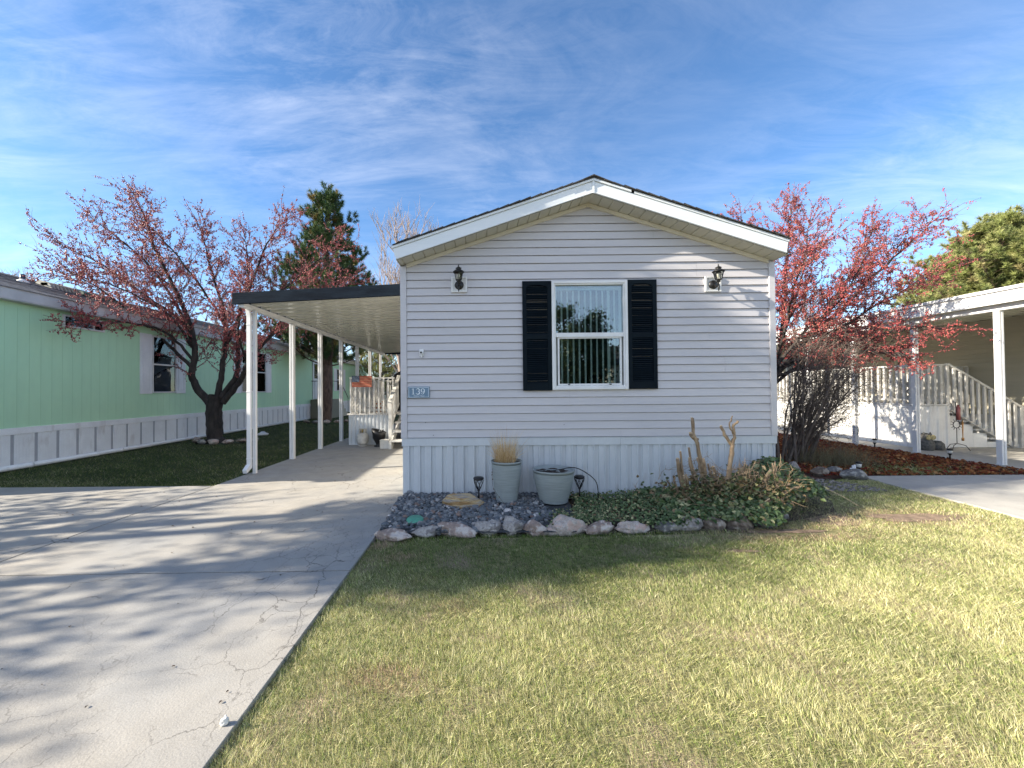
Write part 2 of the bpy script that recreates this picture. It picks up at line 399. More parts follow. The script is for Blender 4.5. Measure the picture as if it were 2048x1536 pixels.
def mesh_np(name, V, F, mat, parent=None, col=None, smooth=False, loc=None, mi=None):
    """V (N,3); F (M,k) with k=3 or 4, or list of such arrays; col (N,3)"""
    if not isinstance(F, list): F = [F]
    me = bpy.data.meshes.new(name)
    org = np.array(wloc(parent) if parent else (loc or (0, 0, 0)))
    V = np.asarray(V, np.float32) - org.astype(np.float32)
    me.vertices.add(len(V)); me.vertices.foreach_set('co', V.ravel())
    flat = np.concatenate([f.ravel() for f in F]).astype(np.int32)
    tot = np.concatenate([np.full(len(f), f.shape[1], np.int32) for f in F])
    start = np.concatenate([[0], np.cumsum(tot)[:-1]]).astype(np.int32)
    me.loops.add(len(flat)); me.loops.foreach_set('vertex_index', flat)
    me.polygons.add(len(tot)); me.polygons.foreach_set('loop_start', start); me.polygons.foreach_set('loop_total', tot)
    me.polygons.foreach_set('use_smooth', np.full(len(tot), smooth))
    for m in (mat if isinstance(mat, (list, tuple)) else [mat]): me.materials.append(m)
    me.update(calc_edges=True)
    if col is not None:
        a = me.color_attributes.new('Col', 'FLOAT_COLOR', 'POINT')
        c = np.ones((len(V), 4), np.float32); c[:, :3] = col
        a.data.foreach_set('color', c.ravel())
    o = bpy.data.objects.new(name, me); C.objects.link(o)
    if parent: o.parent = parent
    else: o.location = tuple(org)
    return o

def copy_tree(o, parent=None):
    c = o.copy(); C.objects.link(c)
    if parent: c.parent = parent
    for ch in list(o.children): copy_tree(ch, c)
    return c

# ------------------------------------------------------------------ ground and paving
def plane_struct(name, poly, z, mat, thick=None):
    m = MB()
    if thick: m.prism(poly, 'z', z - thick, z)
    else: m.quad(*[(x, y, z) for x, y in poly])
    o = m.build(name, mat, bevel=0.008 if thick else 0)
    o['kind'] = 'structure'
    return o
TURF = pmat('turf_soil', (0.085, 0.085, 0.035), (0.045, 0.05, 0.02), 5, 0.95, 0.8, 60, fine=0.4, stain=((0.22, 0.165, 0.11), 1.3, 0.58, 0.75, (1, 1, 1)))
plane_struct('ground', [(-400, -400), (400, -400), (400, 400), (-400, 400)], -0.06, TURF)
ASPH = pmat('asphalt', (0.07, 0.07, 0.072), (0.045, 0.045, 0.047), 3, 0.9, 0.6, 120, fine=0.3)
plane_struct('street', [(-400, -12), (400, -12), (400, -5.2), (-400, -5.2)], -0.054, ASPH)
# driveway slabs with real joints between them
m = MB()
XD0, XD1 = -4.08, -1.07
def slab(m, x0, x1, y0, y1, sl=0.0):
    m.prism([(x0, y0 - sl), (x1, y0 + sl), (x1, y1 + sl), (x0, y1 - sl)], 'z', -0.12, 0.0)
slab(m, XD0 + .009, XD1, -4.6, 3.122, 0.03); 
m.v[-5] = (m.v[-5][0], m.v[-5][1], m.v[-5][2])
slab(m, XD0 + .009, XD1, 3.140, 9.6, 0.03)
slab(m, XD0 + .009, XD1, 9.61, 16.4)
slab(m, -7.4, XD0 - .009, -4.6, 3.122); slab(m, -13, -7.41, -4.6, 5.99)
m.prism([(-7.4, 3.140), (XD0 - .009, 3.12), (XD0 - .009, 6.0), (-7.4, 5.99)], 'z', -0.12, 0.0)
m.prism([(-30, -5.2), (30, -5.2), (30, -4.62), (-30, -4.62)], 'z', -0.12, -0.004)
d = m.build('driveway', CONC, bevel=0.003); d['kind'] = 'structure'
plane_struct('neighbour_driveway', [(5.62, 3.4), (5.8, 4.6), (5.86, 5.6), (5.95, 6.35), (6.1, 6.42), (9.6, 6.45), (9.9, -4.6), (5.5, -4.6)], -0.012, CONC2, 0.1)
plane_struct('patio', [(9.05, 6.46), (13, 6.46), (13, 18), (9.05, 18)], 0.0, CONC2, 0.1)
DIRT = pmat('bare_dirt', (0.33, 0.235, 0.16), (0.17, 0.12, 0.08), 14, 0.95, 0.7, 60, fine=0.3)
plane_struct('soil_bed', [(-1.05, 3.95), (0.6, 3.98), (1.8, 4.02), (2.6, 4.08), (3.0, 4.2), (4.0, 4.6), (4.6, 5.4), (4.3, 6.4), (3.6, 6.6), (3.6, 5.2), (-1.05, 5.2)], -0.02,
             pmat('dark_bed_soil', (0.10, 0.075, 0.055), (0.05, 0.04, 0.03), 9, 0.95, 0.8, 60, fine=0.4))
plane_struct('leaf_bed_soil', [(5.0, 6.3), (5.95, 6.36), (6.1, 6.44), (9.03, 6.47), (9.03, 16), (3.76, 16), (3.76, 6.7)], -0.03,
             pmat('rusty_bed_soil', (0.13, 0.055, 0.03), (0.06, 0.035, 0.022), 14, 0.95, 0.8, 60, fine=0.4))

# ------------------------------------------------------------------ the main mobile home
XL, XR, YF, YB = -1.047, 3.723, 5.16, 21.0
XC, ZP, SL = 1.36, 3.81, 0.327
def rake(x): return ZP - SL * abs(x - XC)
home = empty('mobile_home', (1.34, 5.16, 0), 'pale grey vinyl sided mobile home with gabled front, one window and dark shutters', 'house')
HX0, HX1, HZ0, HZ1 = 0.92, 1.80, 1.45, 2.76          # window opening
CO = 0.1018
def siding(m, x0f, x1f, z0, z1, seams, hole=None, out=0.014):
    i = 0; z = z0
    while z < z1 - 1e-4:
        zt = min(z + CO, z1)
        def yo(q): return YF - out * (1 - (q - z) / CO) - 0.001 + (0.009 if q > zt - 1e-5 else 0)
        cuts = [z, zt - 0.007, zt]
        if hole:
            for h in (hole[2], hole[3]):
                if z < h < zt: cuts.append(h)
        cuts.sort()
        for a, b in zip(cuts[:-1], cuts[1:]):
            xa0, xa1, xb0, xb1 = x0f(a), x1f(a), x0f(b), x1f(b)
            if xa1 - xa0 < 0.02: continue
            if xb1 < xb0: xb0 = xb1 = (xb0 + xb1) / 2
            sg = [(xa0, xb0)] + [(s, s) for s in seams.get(i, []) if xa0 < s < xa1 and xb0 < s < xb1]
            if hole and a >= hole[2] - 1e-6 and b <= hole[3] + 1e-6:
                sg += [(hole[0], hole[0]), (hole[1], hole[1])]
            sg += [(xa1, xb1)]
            sg.sort()
            for k, (p, q) in enumerate(zip(sg[:-1], sg[1:])):
                if hole and a >= hole[2] - 1e-6 and b <= hole[3] + 1e-6 and p[0] >= hole[0] - 1e-6 and q[0] <= hole[1] + 1e-6: continue
                o = 0.0016 * (k % 2)
                m.quad((p[0], yo(a) - o, a), (q[0], yo(a) - o, a), (q[1], yo(b) - o, b), (p[1], yo(b) - o, b))
        # lip under the course
        for la, lb in ([(x0f(z), hole[0]), (hole[1], x1f(z))] if hole and hole[2] < z < hole[3] else [(x0f(z), x1f(z))]):
            m.quad((la, YF + 0.004, z), (lb, YF + 0.004, z), (lb, YF - out - 0.004, z), (la, YF - out - 0.004, z))
            m.quad((la, YF - out - 0.003, z), (lb, YF - out - 0.003, z), (lb, YF - out - 0.002, z + 0.006), (la, YF - out - 0.002, z + 0.006))
        z = zt; i += 1
def xl(z): return XL if z < rake(XL) else XC - (ZP - z) / SL
def xr(z): return XR if z < rake(XR) else XC + (ZP - z) / SL
seams = {0: [1.75], 1: [2.62, 0.2], 2: [0.15, 2.6], 4: [1.1], 5: [1.1], 6: [0.5], 7: [0.5], 8: [3.1], 9: [3.1], 12: [2.9], 13: [2.9], 16: [-0.3], 17: [-0.3],
         20: [2.75], 21: [2.75], 22: [-0.1], 23: [-0.1], 25: [2.2], 26: [2.2], 28: [1.0]}
m = MB(); siding(m, xl, xr, 0.80, 3.80, seams, (HX0, HX1, HZ0, HZ1))
m.build('front_wall', SID, home)
def sidewall(m, x, s, y0, y1, z0, z1, co=CO, out=0.011):
    z = z0
    while z < z1 - 1e-4:
        zt = min(z + co, z1)
        a = x + s * out
        m.quad((a, y0, z), (a, y1, z), (x, y1, zt), (x, y0, zt))
        m.quad((x, y0, z), (x, y1, z), (a, y1, z), (a, y0, z))
        z = zt
m = MB(); sidewall(m, XL, -1, YF, YB, 0.8, 3.02); sidewall(m, XR, 1, YF, YB, 0.8, 3.02)
m.quad((XL, YB, 0), (XR, YB, 0), (XR, YB, 3.02), (XC, YB, 3.81), (XL, YB, 3.02))
m.build('side_wall', SID, home)
m = MB()
m.box(XL - 0.022, XL + 0.055, YF - 0.026, YF + 0.002, 0.795, rake(XL) - 0.01); m.box(XL - 0.026, XL - 0.001, YF - 0.02, YF + 0.07, 0.795, rake(XL) - 0.01)
m.build('corner_trim', SID, home, 0.004)
m = MB()
m.box(XR - 0.055, XR + 0.022, YF - 0.026, YF + 0.002, 0.795, rake(XR) - 0.01); m.box(XR + 0.001, XR + 0.026, YF - 0.02, YF + 0.07, 0.795, rake(XR) - 0.01)
m.build('corner_trim', SID, home, 0.004)
# skirting: ribbed panels
def skirt_profile(x0, x1, per=0.14, dep=0.02):
    pts = []; x = x0; 
    while x < x1:
        for dx_, d in ((0, 0), (0.066, 0), (0.070, -0.011), (0.084, -0.011), (0.088, dep * 0.7), (0.134, dep * 0.7)):
            pts.append((min(x + dx_, x1), d))
        x += per
    pts.append((x1, 0)); return pts
m = MB()
pr = skirt_profile(XL - 0.005, XR + 0.005)
for (a, da), (b, db) in zip(pr[:-1], pr[1:]):
    if b > a + 1e-6 or abs(da - db) > 1e-6: m.quad((a, YF - 0.004 + da, 0.0), (b, YF - 0.004 + db, 0.0), (b, YF - 0.004 + db, 0.70), (a, YF - 0.004 + da, 0.70))
pr = skirt_profile(YF, YB)
for (a, da), (b, db) in zip(pr[:-1], pr[1:]):
    m.quad((XL + 0.003 + da, a, 0), (XL + 0.003 + db, b, 0), (XL + 0.003 + db, b, 0.70), (XL + 0.003 + da, a, 0.70))
    m.quad((XR - 0.003 - da, a, 0), (XR - 0.003 - db, b, 0), (XR - 0.003 - db, b, 0.70), (XR - 0.003 - da, a, 0.70))
m.build('skirting', SKIRT, home)
m = MB()
m.box(XL - 0.016, 1.74, YF - 0.018, YF + 0.02, 0.692, 0.792); m.box(1.742, XR + 0.016, YF - 0.0165, YF + 0.02, 0.692, 0.792)
m.box(XL - 0.014, XL + 0.02, YF + 0.021, YB, 0.692, 0.799); m.box(XR - 0.02, XR + 0.014, YF + 0.021, YB, 0.692, 0.799)
m.box(XL - 0.0185, XR + 0.0185, YF - 0.0225, YF - 0.0185, 0.786, 0.794)
m.build('skirting_trim', SKIRT, home, 0.003)
# roof
YR0, YR1 = 4.872, YB + 0.25
XE0, XE1 = -1.085, 3.725
def zr(x, k): return ZP + k - SL * abs(x - XC)
m = MB()
for sgn, xe in ((-1, XE0 - 0.02), (1, XE1 + 0.015)):
    t0, t1 = 0.178, 0.192
    m.mesh([(XC, YR0 - 0.02, zr(XC, t1)), (xe, YR0 - 0.02, zr(xe, t1)), (xe, YR1, zr(xe, t1)), (XC, YR1, zr(XC, t1)),
            (XC, YR0 - 0.02, zr(XC, t0)), (xe, YR0 - 0.02, zr(xe, t0)), (xe, YR1, zr(xe, t0)), (XC, YR1, zr(XC, t0))],
           [(0, 1, 2, 3), (7, 6, 5, 4), (0, 4, 5, 1), (1, 5, 6, 2), (3, 2, 6, 7)])
    # shingle tabs showing over the rake
    x = 0.12
    L = abs(xe - XC)
    while x < L - 0.1:
        w = 0.13 + random.uniform(-0.01, 0.02); h = random.uniform(0.004, 0.010)
        a, b = XC + sgn * x, XC + sgn * (x + w)
        y0 = YR0 - 0.022 - random.uniform(0, 0.012)
        m.mesh([(a, y0, zr(a, t1 + h + .004)), (b, y0, zr(b, t1 + 0.001)), (b, YR1 - .01, zr(b, t1 + 0.001)), (a, YR1 - .01, zr(a, t1 + h + .004)),
                (a, y0, zr(a, t0 + .004)), (b, y0, zr(b, t0 + .004))], [(0, 1, 2, 3), (0, 4, 5, 1)])
        x += w + 0.002
m.prism([(XC - 0.13, zr(XC - .13, .200)), (XC, zr(XC, 0.212)), (XC + 0.13, zr(XC + .13, .200)), (XC + 0.13, zr(XC + .13, .193)), (XC, zr(XC, 0.196)), (XC - .13, zr(XC - .13, .193))], 'y', YR0 - 0.035, YR1)
roof = m.build('roof', DSHING, home)
part('vent_pipe', WHITE, roof, lambda m: (m.lathe([(0.022, 0), (0.022, 0.16), (0.03, 0.165), (0.03, 0.18), (0.0, 0.185)], (2.36, 5.6, zr(2.36, 0.18)), 12)))
def rakeboard(m, x0, x1, k0, k1, ya, yb, cutlo=0.0, cuthi=0.0):
    vs = [(x0 + cutlo, zr(x0 + cutlo, k0)), (x1 + cuthi, zr(x1 + cuthi, k0)), (x1, zr(x1, k1)), (x0, zr(x0, k1))]
    m.prism(vs, 'y', ya, yb)
# big rake fascia, one per slope, and the thin drip strip above it
part('fascia', FASC, home, lambda m: (rakeboard(m, XE0 - 0.02, XC - 0.001, 0.004, 0.146, 4.878, 4.90, cutlo=0.04),
                                      rakeboard(m, XE0 - 0.0, XC - 0.001, 0.004, 0.016, 4.874, 4.8775, cutlo=0.035)), 0.002)
part('fascia', FASC, home, lambda m: (rakeboard(m, XC + 0.001, XE1, 0.004, 0.146, 4.876, 4.90, cuthi=-0.02),
                                      rakeboard(m, XC + 0.001, XE1 - 0.01, 0.004, 0.016, 4.872, 4.8755, cuthi=-0.02)), 0.002)
m = MB()
rakeboard(m, XE0 - 0.035, XC - 0.001, 0.149, 0.178, 4.862, 4.898)
rakeboard(m, XC + 0.001, XC + 0.46, 0.149, 0.178, 4.860, 4.898)
rakeboard(m, XC + 0.50, XE1 + 0.008, 0.147, 0.178, 4.866, 4.898)
m.build('drip_strip', FASC, home, 0.002)
# cap at peak
part('peak_cap', FASC, home, lambda m: m.prism([(XC - 0.012, zr(XC, -0.004)), (XC + 0.012, zr(XC, -0.004)), (XC + 0.012, zr(XC, 0.148)), (XC, zr(XC, 0.154)), (XC - 0.012, zr(XC, 0.148))], 'y', 4.868, 4.8715))
# soffit panels with little channels
m = MB()
for sgn, xe in ((-1, XL - 0.02), (1, XR + 0.012)):
    L = abs(xe - XC); x = 0.0
    while x < L:
        w = min(0.132, L - x)
        a = XC + sgn * x; b = XC + sgn * (x + w - 0.018); c = XC + sgn * (x + w - 0.009); d_ = XC + sgn * (x + w)
        for p, q, kp, kq in ((a, b, 0, 0), (b, c, 0, 0.012), (c, d_, 0.012, 0)):
            m.quad((p, 4.90, zr(p, kp)), (q, 4.90, zr(q, kq)), (q, YF + 0.01, zr(q, kq)), (p, YF + 0.01, zr(p, kp)))
        x += w
    m.quad((xe, 4.90, zr(xe, 0)), (xe + sgn * -0.0, YF, zr(xe, 0)), (xe, YF, zr(xe, 0.17)), (xe, 4.90, zr(xe, 0.17)))
    m.box(xe - 0.01, xe + 0.01, YF, YB, zr(xe, -0.001), zr(xe, 0.16))
m.build('soffit', SOFF, home)
m = MB()
for sgn, xe in ((-1, XL + 0.06), (1, XR - 0.06)):
    a, b = (xe, XC - 0.001) if sgn < 0 else (XC + 0.001, xe)
    m.prism([(a, zr(a, -0.05)), (b, zr(b, -0.05)), (b, zr(b, -0.002)), (a, zr(a, -0.002))], 'y', YF - 0.03, YF + 0.002)
m.build('soffit_channel', BEIGE, home, 0.003)
# window
WX0, WX1, WZ0, WZ1 = 0.876, 1.848, 1.402, 2.80
win = MB()
def ring(m, x0, x1, z0, z1, w, y0, y1, wb=None, wt=None):
    wb = wb or w; wt = wt or w
    m.box(x0, x0 + w, y0, y1, z0, z1); m.box(x1 - w, x1, y0, y1, z0, z1)
    m.box(x0 + w, x1 - w, y0, y1, z0, z0 + wb); m.box(x0 + w, x1 - w, y0, y1, z1 - wt, z1)
ring(win, WX0, WX1, WZ0, WZ1, 0.034, YF - 0.046, YF + 0.03)
ring(win, WX0 + 0.034, WX1 - 0.034, WZ0 + 0.034, WZ1 - 0.034, 0.018, YF - 0.034, YF + 0.03)
win.box(WX0 - 0.006, WX1 + 0.006, YF - 0.022, YF - 0.002, WZ0 - 0.006, WZ0 - 0.0005)
wo = win.build('window', pmat('white_vinyl', (0.80, 0.80, 0.79), None, 3, 0.3), home, 0.003)
WV = MATS['white_vinyl']
part('sash', WV, wo, lambda m: (m.box(0.93, 1.795, YF - 0.028, YF + 0.02, 2.082, 2.132), ring(m, 0.952, 1.773, 1.456, 2.080, 0.022, YF - 0.020, YF + 0.018),
                                m.box(0.93, 1.795, YF - 0.034, YF - 0.0285, 2.076, 2.088)), 0.002, label='white lower sash and meeting rail')
for q in (1.08, 1.61): part('latch', BLACK, wo, lambda m: m.box(q, q + 0.025, YF - 0.03, YF - 0.0205, 1.462, 1.474))
part('pane', GLASS, wo, lambda m: m.box(0.929, 1.796, YF + 0.002, YF + 0.006, 2.133, 2.749), label='upper pane reflecting sky')
part('pane', GLASS, wo, lambda m: m.box(0.975, 1.750, YF - 0.004, YF + 0.0, 1.479, 2.057), label='lower pane reflecting dark trees')
m = MB()
for i in range(12):
    cx = 0.945 + i * 0.0765; a = R(-14) + random.uniform(-0.1, 0.1)
    w_ = 0.021 if i in (9, 11) else 0.0125
    dx_, dy_ = math.cos(a) * w_, math.sin(a) * w_
    m.quad((cx - dx_, YF + 0.065 + dy_, 1.44), (cx + dx_, YF + 0.065 - dy_, 1.44), (cx + dx_, YF + 0.065 - dy_, 2.70), (cx - dx_, YF + 0.065 + dy_, 2.70))
m.box(0.90, 1.84, YF + 0.05, YF + 0.09, 2.70, 2.74)
m.build('blind', BLIND, wo, label='white vertical blind, slats turned open')
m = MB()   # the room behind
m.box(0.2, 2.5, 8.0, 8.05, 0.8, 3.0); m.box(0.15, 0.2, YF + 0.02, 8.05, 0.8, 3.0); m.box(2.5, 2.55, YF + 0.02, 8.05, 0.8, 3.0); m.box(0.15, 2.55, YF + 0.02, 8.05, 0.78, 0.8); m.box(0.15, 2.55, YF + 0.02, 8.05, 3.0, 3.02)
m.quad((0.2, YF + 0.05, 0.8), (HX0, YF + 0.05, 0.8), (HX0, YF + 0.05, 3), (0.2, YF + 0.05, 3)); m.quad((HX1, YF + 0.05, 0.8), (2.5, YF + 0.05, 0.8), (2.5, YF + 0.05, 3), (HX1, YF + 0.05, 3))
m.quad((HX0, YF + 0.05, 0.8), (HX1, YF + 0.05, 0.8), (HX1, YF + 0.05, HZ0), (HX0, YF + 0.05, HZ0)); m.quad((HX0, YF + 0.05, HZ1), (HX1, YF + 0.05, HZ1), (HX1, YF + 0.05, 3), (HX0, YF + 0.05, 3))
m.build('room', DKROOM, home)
# louvred shutters
def shutter(x0, x1, z0, z1, lab):
    m = MB(); y1 = YF - 0.010; y0 = YF - 0.042; w = 0.052
    m.box(x0, x0 + w, y0, y1, z0, z1); m.box(x1 - w, x1, y0, y1, z0, z1)
    zm = z0 + (z1 - z0) * 0.49
    m.box(x0 + w, x1 - w, y0, y1, z0, z0 + 0.095); m.box(x0 + w, x1 - w, y0, y1, zm - 0.032, zm + 0.032); m.box(x0 + w, x1 - w, y0, y1, z1 - 0.05, z1)
    # arched head of the upper panel
    n = 10; xa, xb = x0 + w, x1 - w
    top = [(xa + (xb - xa) * i / n, z1 - 0.05 - 0.03 * (2 * i / n - 1) ** 2) for i in range(n + 1)]
    m.prism([(xa, z1 - 0.049)] + top + [(xb, z1 - 0.049)], 'y', y0 + 0.001, y1)
    sh = m.build('shutter', NAVY, home, 0.003, label=lab)
    l = MB()
    for a, b in ((z0 + 0.10, zm - 0.034), (zm + 0.034, z1 - 0.06)):
        z = a
        while z < b:
            l.prism([(y0 + 0.006, z), (y0 + 0.008, z + 0.008), (y1 - 0.003, z + 0.026), (y1 - 0.003, z + 0.018)], 'x', xa, xb)
            z += 0.0245
    l.box(xa, xb, y1 - 0.002, y1, z0 + 0.09, z1 - 0.05)
    l.build('louvre_panel', NAVY, sh)
shutter(0.502, 0.874, 1.393, 2.800, 'left dark navy louvred shutter')
shutter(1.850, 2.222, 1.405, 2.806, 'right dark navy louvred shutter')
# small insect specks / screw holes on the siding
for x, z in ((-0.76, 0.99), (-0.66, 0.826), (1.02, 0.95)): part('nail_head', BLACK, home, lambda m: m.box(x, x + 0.008, YF - 0.0165, YF - 0.011, z, z + 0.008))

# wall lanterns
def lantern(x, z, lab, tilt=0.0):
    r = empty('wall_lantern', (x, YF - 0.012, z), lab, 'lantern', 'coach lanterns on the front wall')
    yb = YF - 0.012
    part('mount_block', WHITE, r, lambda m: (ring(m, x - 0.103, x + 0.103, z - 0.1, z + 0.1, 0.024, yb - 0.024, yb + 0.012), m.box(x - 0.08, x + 0.08, yb - 0.012, yb + 0.012, z - 0.077, z + 0.077),
                                             ring(m, x - 0.072, x + 0.072, z - 0.068, z + 0.068, 0.01, yb - 0.018, yb - 0.012)), 0.003)
    M = Matrix.Rotation(R(90), 3, 'X')
    part('back_plate', BLACK, r, lambda m: m.lathe([(0.058, 0.012), (0.058, 0.022), (0.046, 0.034), (0.022, 0.044), (0.0, 0.05)], (x, yb, z - 0.01), 28, M=M))
    ly = yb - 0.135; lz = z + 0.02
    def body(m):
        m.tube([(x, yb - 0.04, z - 0.012), (x, yb - 0.075, z - 0.05), (x, yb - 0.115, z - 0.052), (x, ly, z - 0.015), (x, ly, lz)], 0.009, 8)
        m.tube([(x, ly, z - 0.045), (x, ly - 0.004, z - 0.07), (x, ly - 0.002, z - 0.10), (x, ly, z - 0.122)], [0.010, 0.013, 0.009, 0.003], 8)
        m.lathe([(0.014, -0.03), (0.024, -0.02), (0.020, -0.008), (0.036, 0.0), (0.038, 0.006), (0.0, 0.007)], (x, ly, lz), 16)
        # cage: four tapered corner bars, hoops
        for k in range(6):
            w = math.pi / 6 + k * math.pi / 3
            m.bar((x + 0.036 * math.cos(w), ly + 0.036 * math.sin(w), lz), (x + 0.058 * math.cos(w), ly + 0.058 * math.sin(w), lz + 0.098), 0.006)
        m.lathe([(0.061, 0.094), (0.061, 0.102), (0.055, 0.102), (0.055, 0.094), (0.061, 0.094)], (x, ly, lz), 6, rot=math.pi / 6, smooth=False)
        m.lathe([(0.072, 0.100), (0.074, 0.106), (0.040, 0.132), (0.030, 0.136), (0.030, 0.150), (0.040, 0.153), (0.018, 0.168), (0.009, 0.172), (0.006, 0.182), (0.010, 0.188), (0.004, 0.196), (0.0, 0.205)], (x, ly, lz), 18)
    part('cage', BLACK, r, body)
    part('glass', CLEAR, r, lambda m: m.lathe([(0.033, 0.003), (0.054, 0.095)], (x, ly, lz), 6, rot=math.pi / 6, smooth=False))
    part('bulb', pmat('frosted_bulb', (0.8, 0.78, 0.7), None, 3, 0.3), r, lambda m: m.lathe([(0.010, 0.01), (0.011, 0.035), (0.020, 0.055), (0.020, 0.07), (0.010, 0.085), (0, 0.088)], (x, ly, lz), 12))
    return r
lantern(-0.308, 2.768, 'black coach lantern left of the window, in shade')
lantern(2.95, 2.742, 'black coach lantern right of the window, in the patch of sun')
# number plaque
pl = empty('number_plaque', (-0.836, YF, 1.384), 'slate blue plaque reading 139 beside the left corner of the grey house', 'sign')
PLQ = pmat('plaque_blue', (0.15, 0.24, 0.33), (0.12, 0.20, 0.28), 10, 0.45)
PLW = pmat('plaque_letters', (0.74, 0.80, 0.84), None, 10, 0.5)
px0, px1, pz0, pz1 = -0.976, -0.700, 1.311, 1.457
yp = YF - 0.034
part('board', PLQ, pl, lambda m: m.box(px0, px1, yp, YF - 0.004, pz0, pz1), 0.004)
part('border', PLW, pl, lambda m: ring(m, px0 + 0.010, px1 - 0.010, pz0 + 0.009, pz1 - 0.009, 0.0045, yp - 0.0025, yp - 0.0002))
def ribbon(m, pts, w, y):
    P = [Vector((p[0], 0, p[1])) for p in pts]
    W_ = w if hasattr(w, '__len__') else [w] * len(P)
    L_, R_ = [], []
    for i, p in enumerate(P):
        t = (P[min(i + 1, len(P) - 1)] - P[max(i - 1, 0)]).normalized(); n = Vector((-t.z, 0, t.x)) * W_[i] / 2
        L_.append(p + n); R_.append(p - n)
    for i in range(len(P) - 1):
        m.quad((R_[i].x, y, R_[i].z), (R_[i + 1].x, y, R_[i + 1].z), (L_[i + 1].x, y, L_[i + 1].z), (L_[i].x, y, L_[i].z))
def arc(cx, cz, rx, rz, a0, a1, n=14): return [(cx + rx * math.cos(R(a0 + (a1 - a0) * i / n)), cz + rz * math.sin(R(a0 + (a1 - a0) * i / n))) for i in range(n + 1)]
def digits(m):
    y = yp - 0.003; z0 = 1.358; H = 0.075
    x = -0.908                                    # 1 with serifs
    ribbon(m, [(x, z0), (x, z0 + H)], 0.013, y); ribbon(m, [(x - 0.017, z0 + 0.0022), (x + 0.017, z0 + 0.0022)], 0.0045, y - 0.0002)
    ribbon(m, [(x - 0.018, z0 + H * 0.80), (x - 0.004, z0 + H - 0.003)], [0.003, 0.006], y - 0.0004)
    x = -0.848                                    # 3
    a = arc(x, z0 + H * 0.745, 0.019, H * 0.235, 155, -80); ribbon(m, a, [0.004 + 0.009 * math.sin(math.pi * min(1, i / 14)) for i in range(len(a))], y)
    a = arc(x - 0.001, z0 + H * 0.275, 0.023, H * 0.255, 85, -155); ribbon(m, a, [0.004 + 0.010 * math.sin(math.pi * i / 14) for i in range(len(a))], y - 0.0002)
    m.lathe([(0.006, 0), (0.0, 0.001)], (x - 0.017, y - 0.0003, z0 + H * 0.82), 10, M=Matrix.Rotation(R(90), 3, 'X'))
    m.lathe([(0.006, 0), (0.0, 0.001)], (x - 0.021, y - 0.0003, z0 + H * 0.17), 10, M=Matrix.Rotation(R(90), 3, 'X'))
    x = -0.785                                    # 9
    a = arc(x, z0 + H * 0.67, 0.020, H * 0.30, 0, 360, 24); ribbon(m, a, [0.005 + 0.007 * abs(math.cos(R(360 * i / 24))) for i in range(25)], y)
    a = [(x + 0.020, z0 + H * 0.68), (x + 0.019, z0 + H * 0.42), (x + 0.010, z0 + H * 0.14), (x - 0.004, z0 + 0.002), (x - 0.016, z0 + 0.008)]; ribbon(m, a, [0.012, 0.012, 0.009, 0.005, 0.004], y - 0.0002)
    m.lathe([(0.0055, 0), (0.0, 0.001)], (x - 0.016, y - 0.0003, z0 + 0.013), 10, M=Matrix.Rotation(R(90), 3, 'X'))
part('house_number', PLW, pl, digits)
cu = bpy.data.curves.new('street_name', 'FONT'); cu.body = 'Walnut Place'; cu.size = 0.026; cu.shear = 0.4; cu.align_x = 'CENTER'; cu.extrude = 0.0004
to = bpy.data.objects.new('street_name_tmp', cu); C.objects.link(to)
dg = bpy.context.evaluated_depsgraph_get(); me = bpy.data.meshes.new_from_object(to.evaluated_get(dg)); C.objects.unlink(to); bpy.data.objects.remove(to)
me.materials.clear(); me.materials.append(PLW)
me.transform(Matrix.Translation(Vector((-0.838, yp - 0.003, 1.331)) - wloc(pl)) @ Matrix.Rotation(R(90), 4, 'X'))
so_ = bpy.data.objects.new('street_name', me); C.objects.link(so_); so_.parent = pl
# little wall camera / spigot cover
sc = empty('wall_camera', (-0.80, YF, 1.89), 'small pale bracket camera on the siding above the number plaque', 'camera')
part('bracket', WHITE, sc, lambda m: (m.box(-0.828, -0.772, YF - 0.026, YF - 0.005, 1.85, 1.945), m.box(-0.806, -0.79, YF - 0.05, YF - 0.026, 1.832, 1.88)), 0.004)
part('housing', WHITE, sc, lambda m: m.lathe([(0.020, 0), (0.024, 0.01), (0.024, 0.05), (0.014, 0.05)], (-0.80, YF - 0.02, 1.893), 20, M=Matrix.Rotation(R(90), 3, 'X')))
part('lens', BLACK, sc, lambda m: m.lathe([(0.0135, 0.05), (0.012, 0.054), (0, 0.056)], (-0.80, YF - 0.02, 1.893), 16, M=Matrix.Rotation(R(90), 3, 'X')))

# ------------------------------------------------------------------ carport
cp = empty('carport', (-4.05, 6.6, 0), 'long white carport on thin posts with dark slate fascia, joined to the grey house', 'carport')
def zc(x): return 2.90 + (x + 4.1) * 0.0445       # underside of the pans
Y0c, Y1c = 6.60, 16.06
CPW = pmat('cream_painted_pan', (0.58, 0.575, 0.49), (0.50, 0.50, 0.42), 2.5, 0.22, stretch=(0.4, 1, 1), fine=0.04)
m = MB()
y = Y0c
prof = [(0, 0), (0.13, 0), (0.15, 0.06), (0.265, 0.06), (0.285, 0.0), (0.305, 0)]
while y < Y1c - 0.01:
    for (a, za_), (b, zb_) in zip(prof[:-1], prof[1:]):
        ya, yb = min(y + a, Y1c), min(y + b, Y1c)
        for t in (0, 0.003):
            m.quad((-4.02, ya, zc(-4.02) + za_ + t), (-4.02, yb, zc(-4.02) + zb_ + t), (XL - 0.03, yb, zc(XL) + zb_ + t), (XL - 0.03, ya, zc(XL) + za_ + t))
    y += 0.305
m.build('roof_pan', CPW, cp, label='ribbed cream metal roof underside')
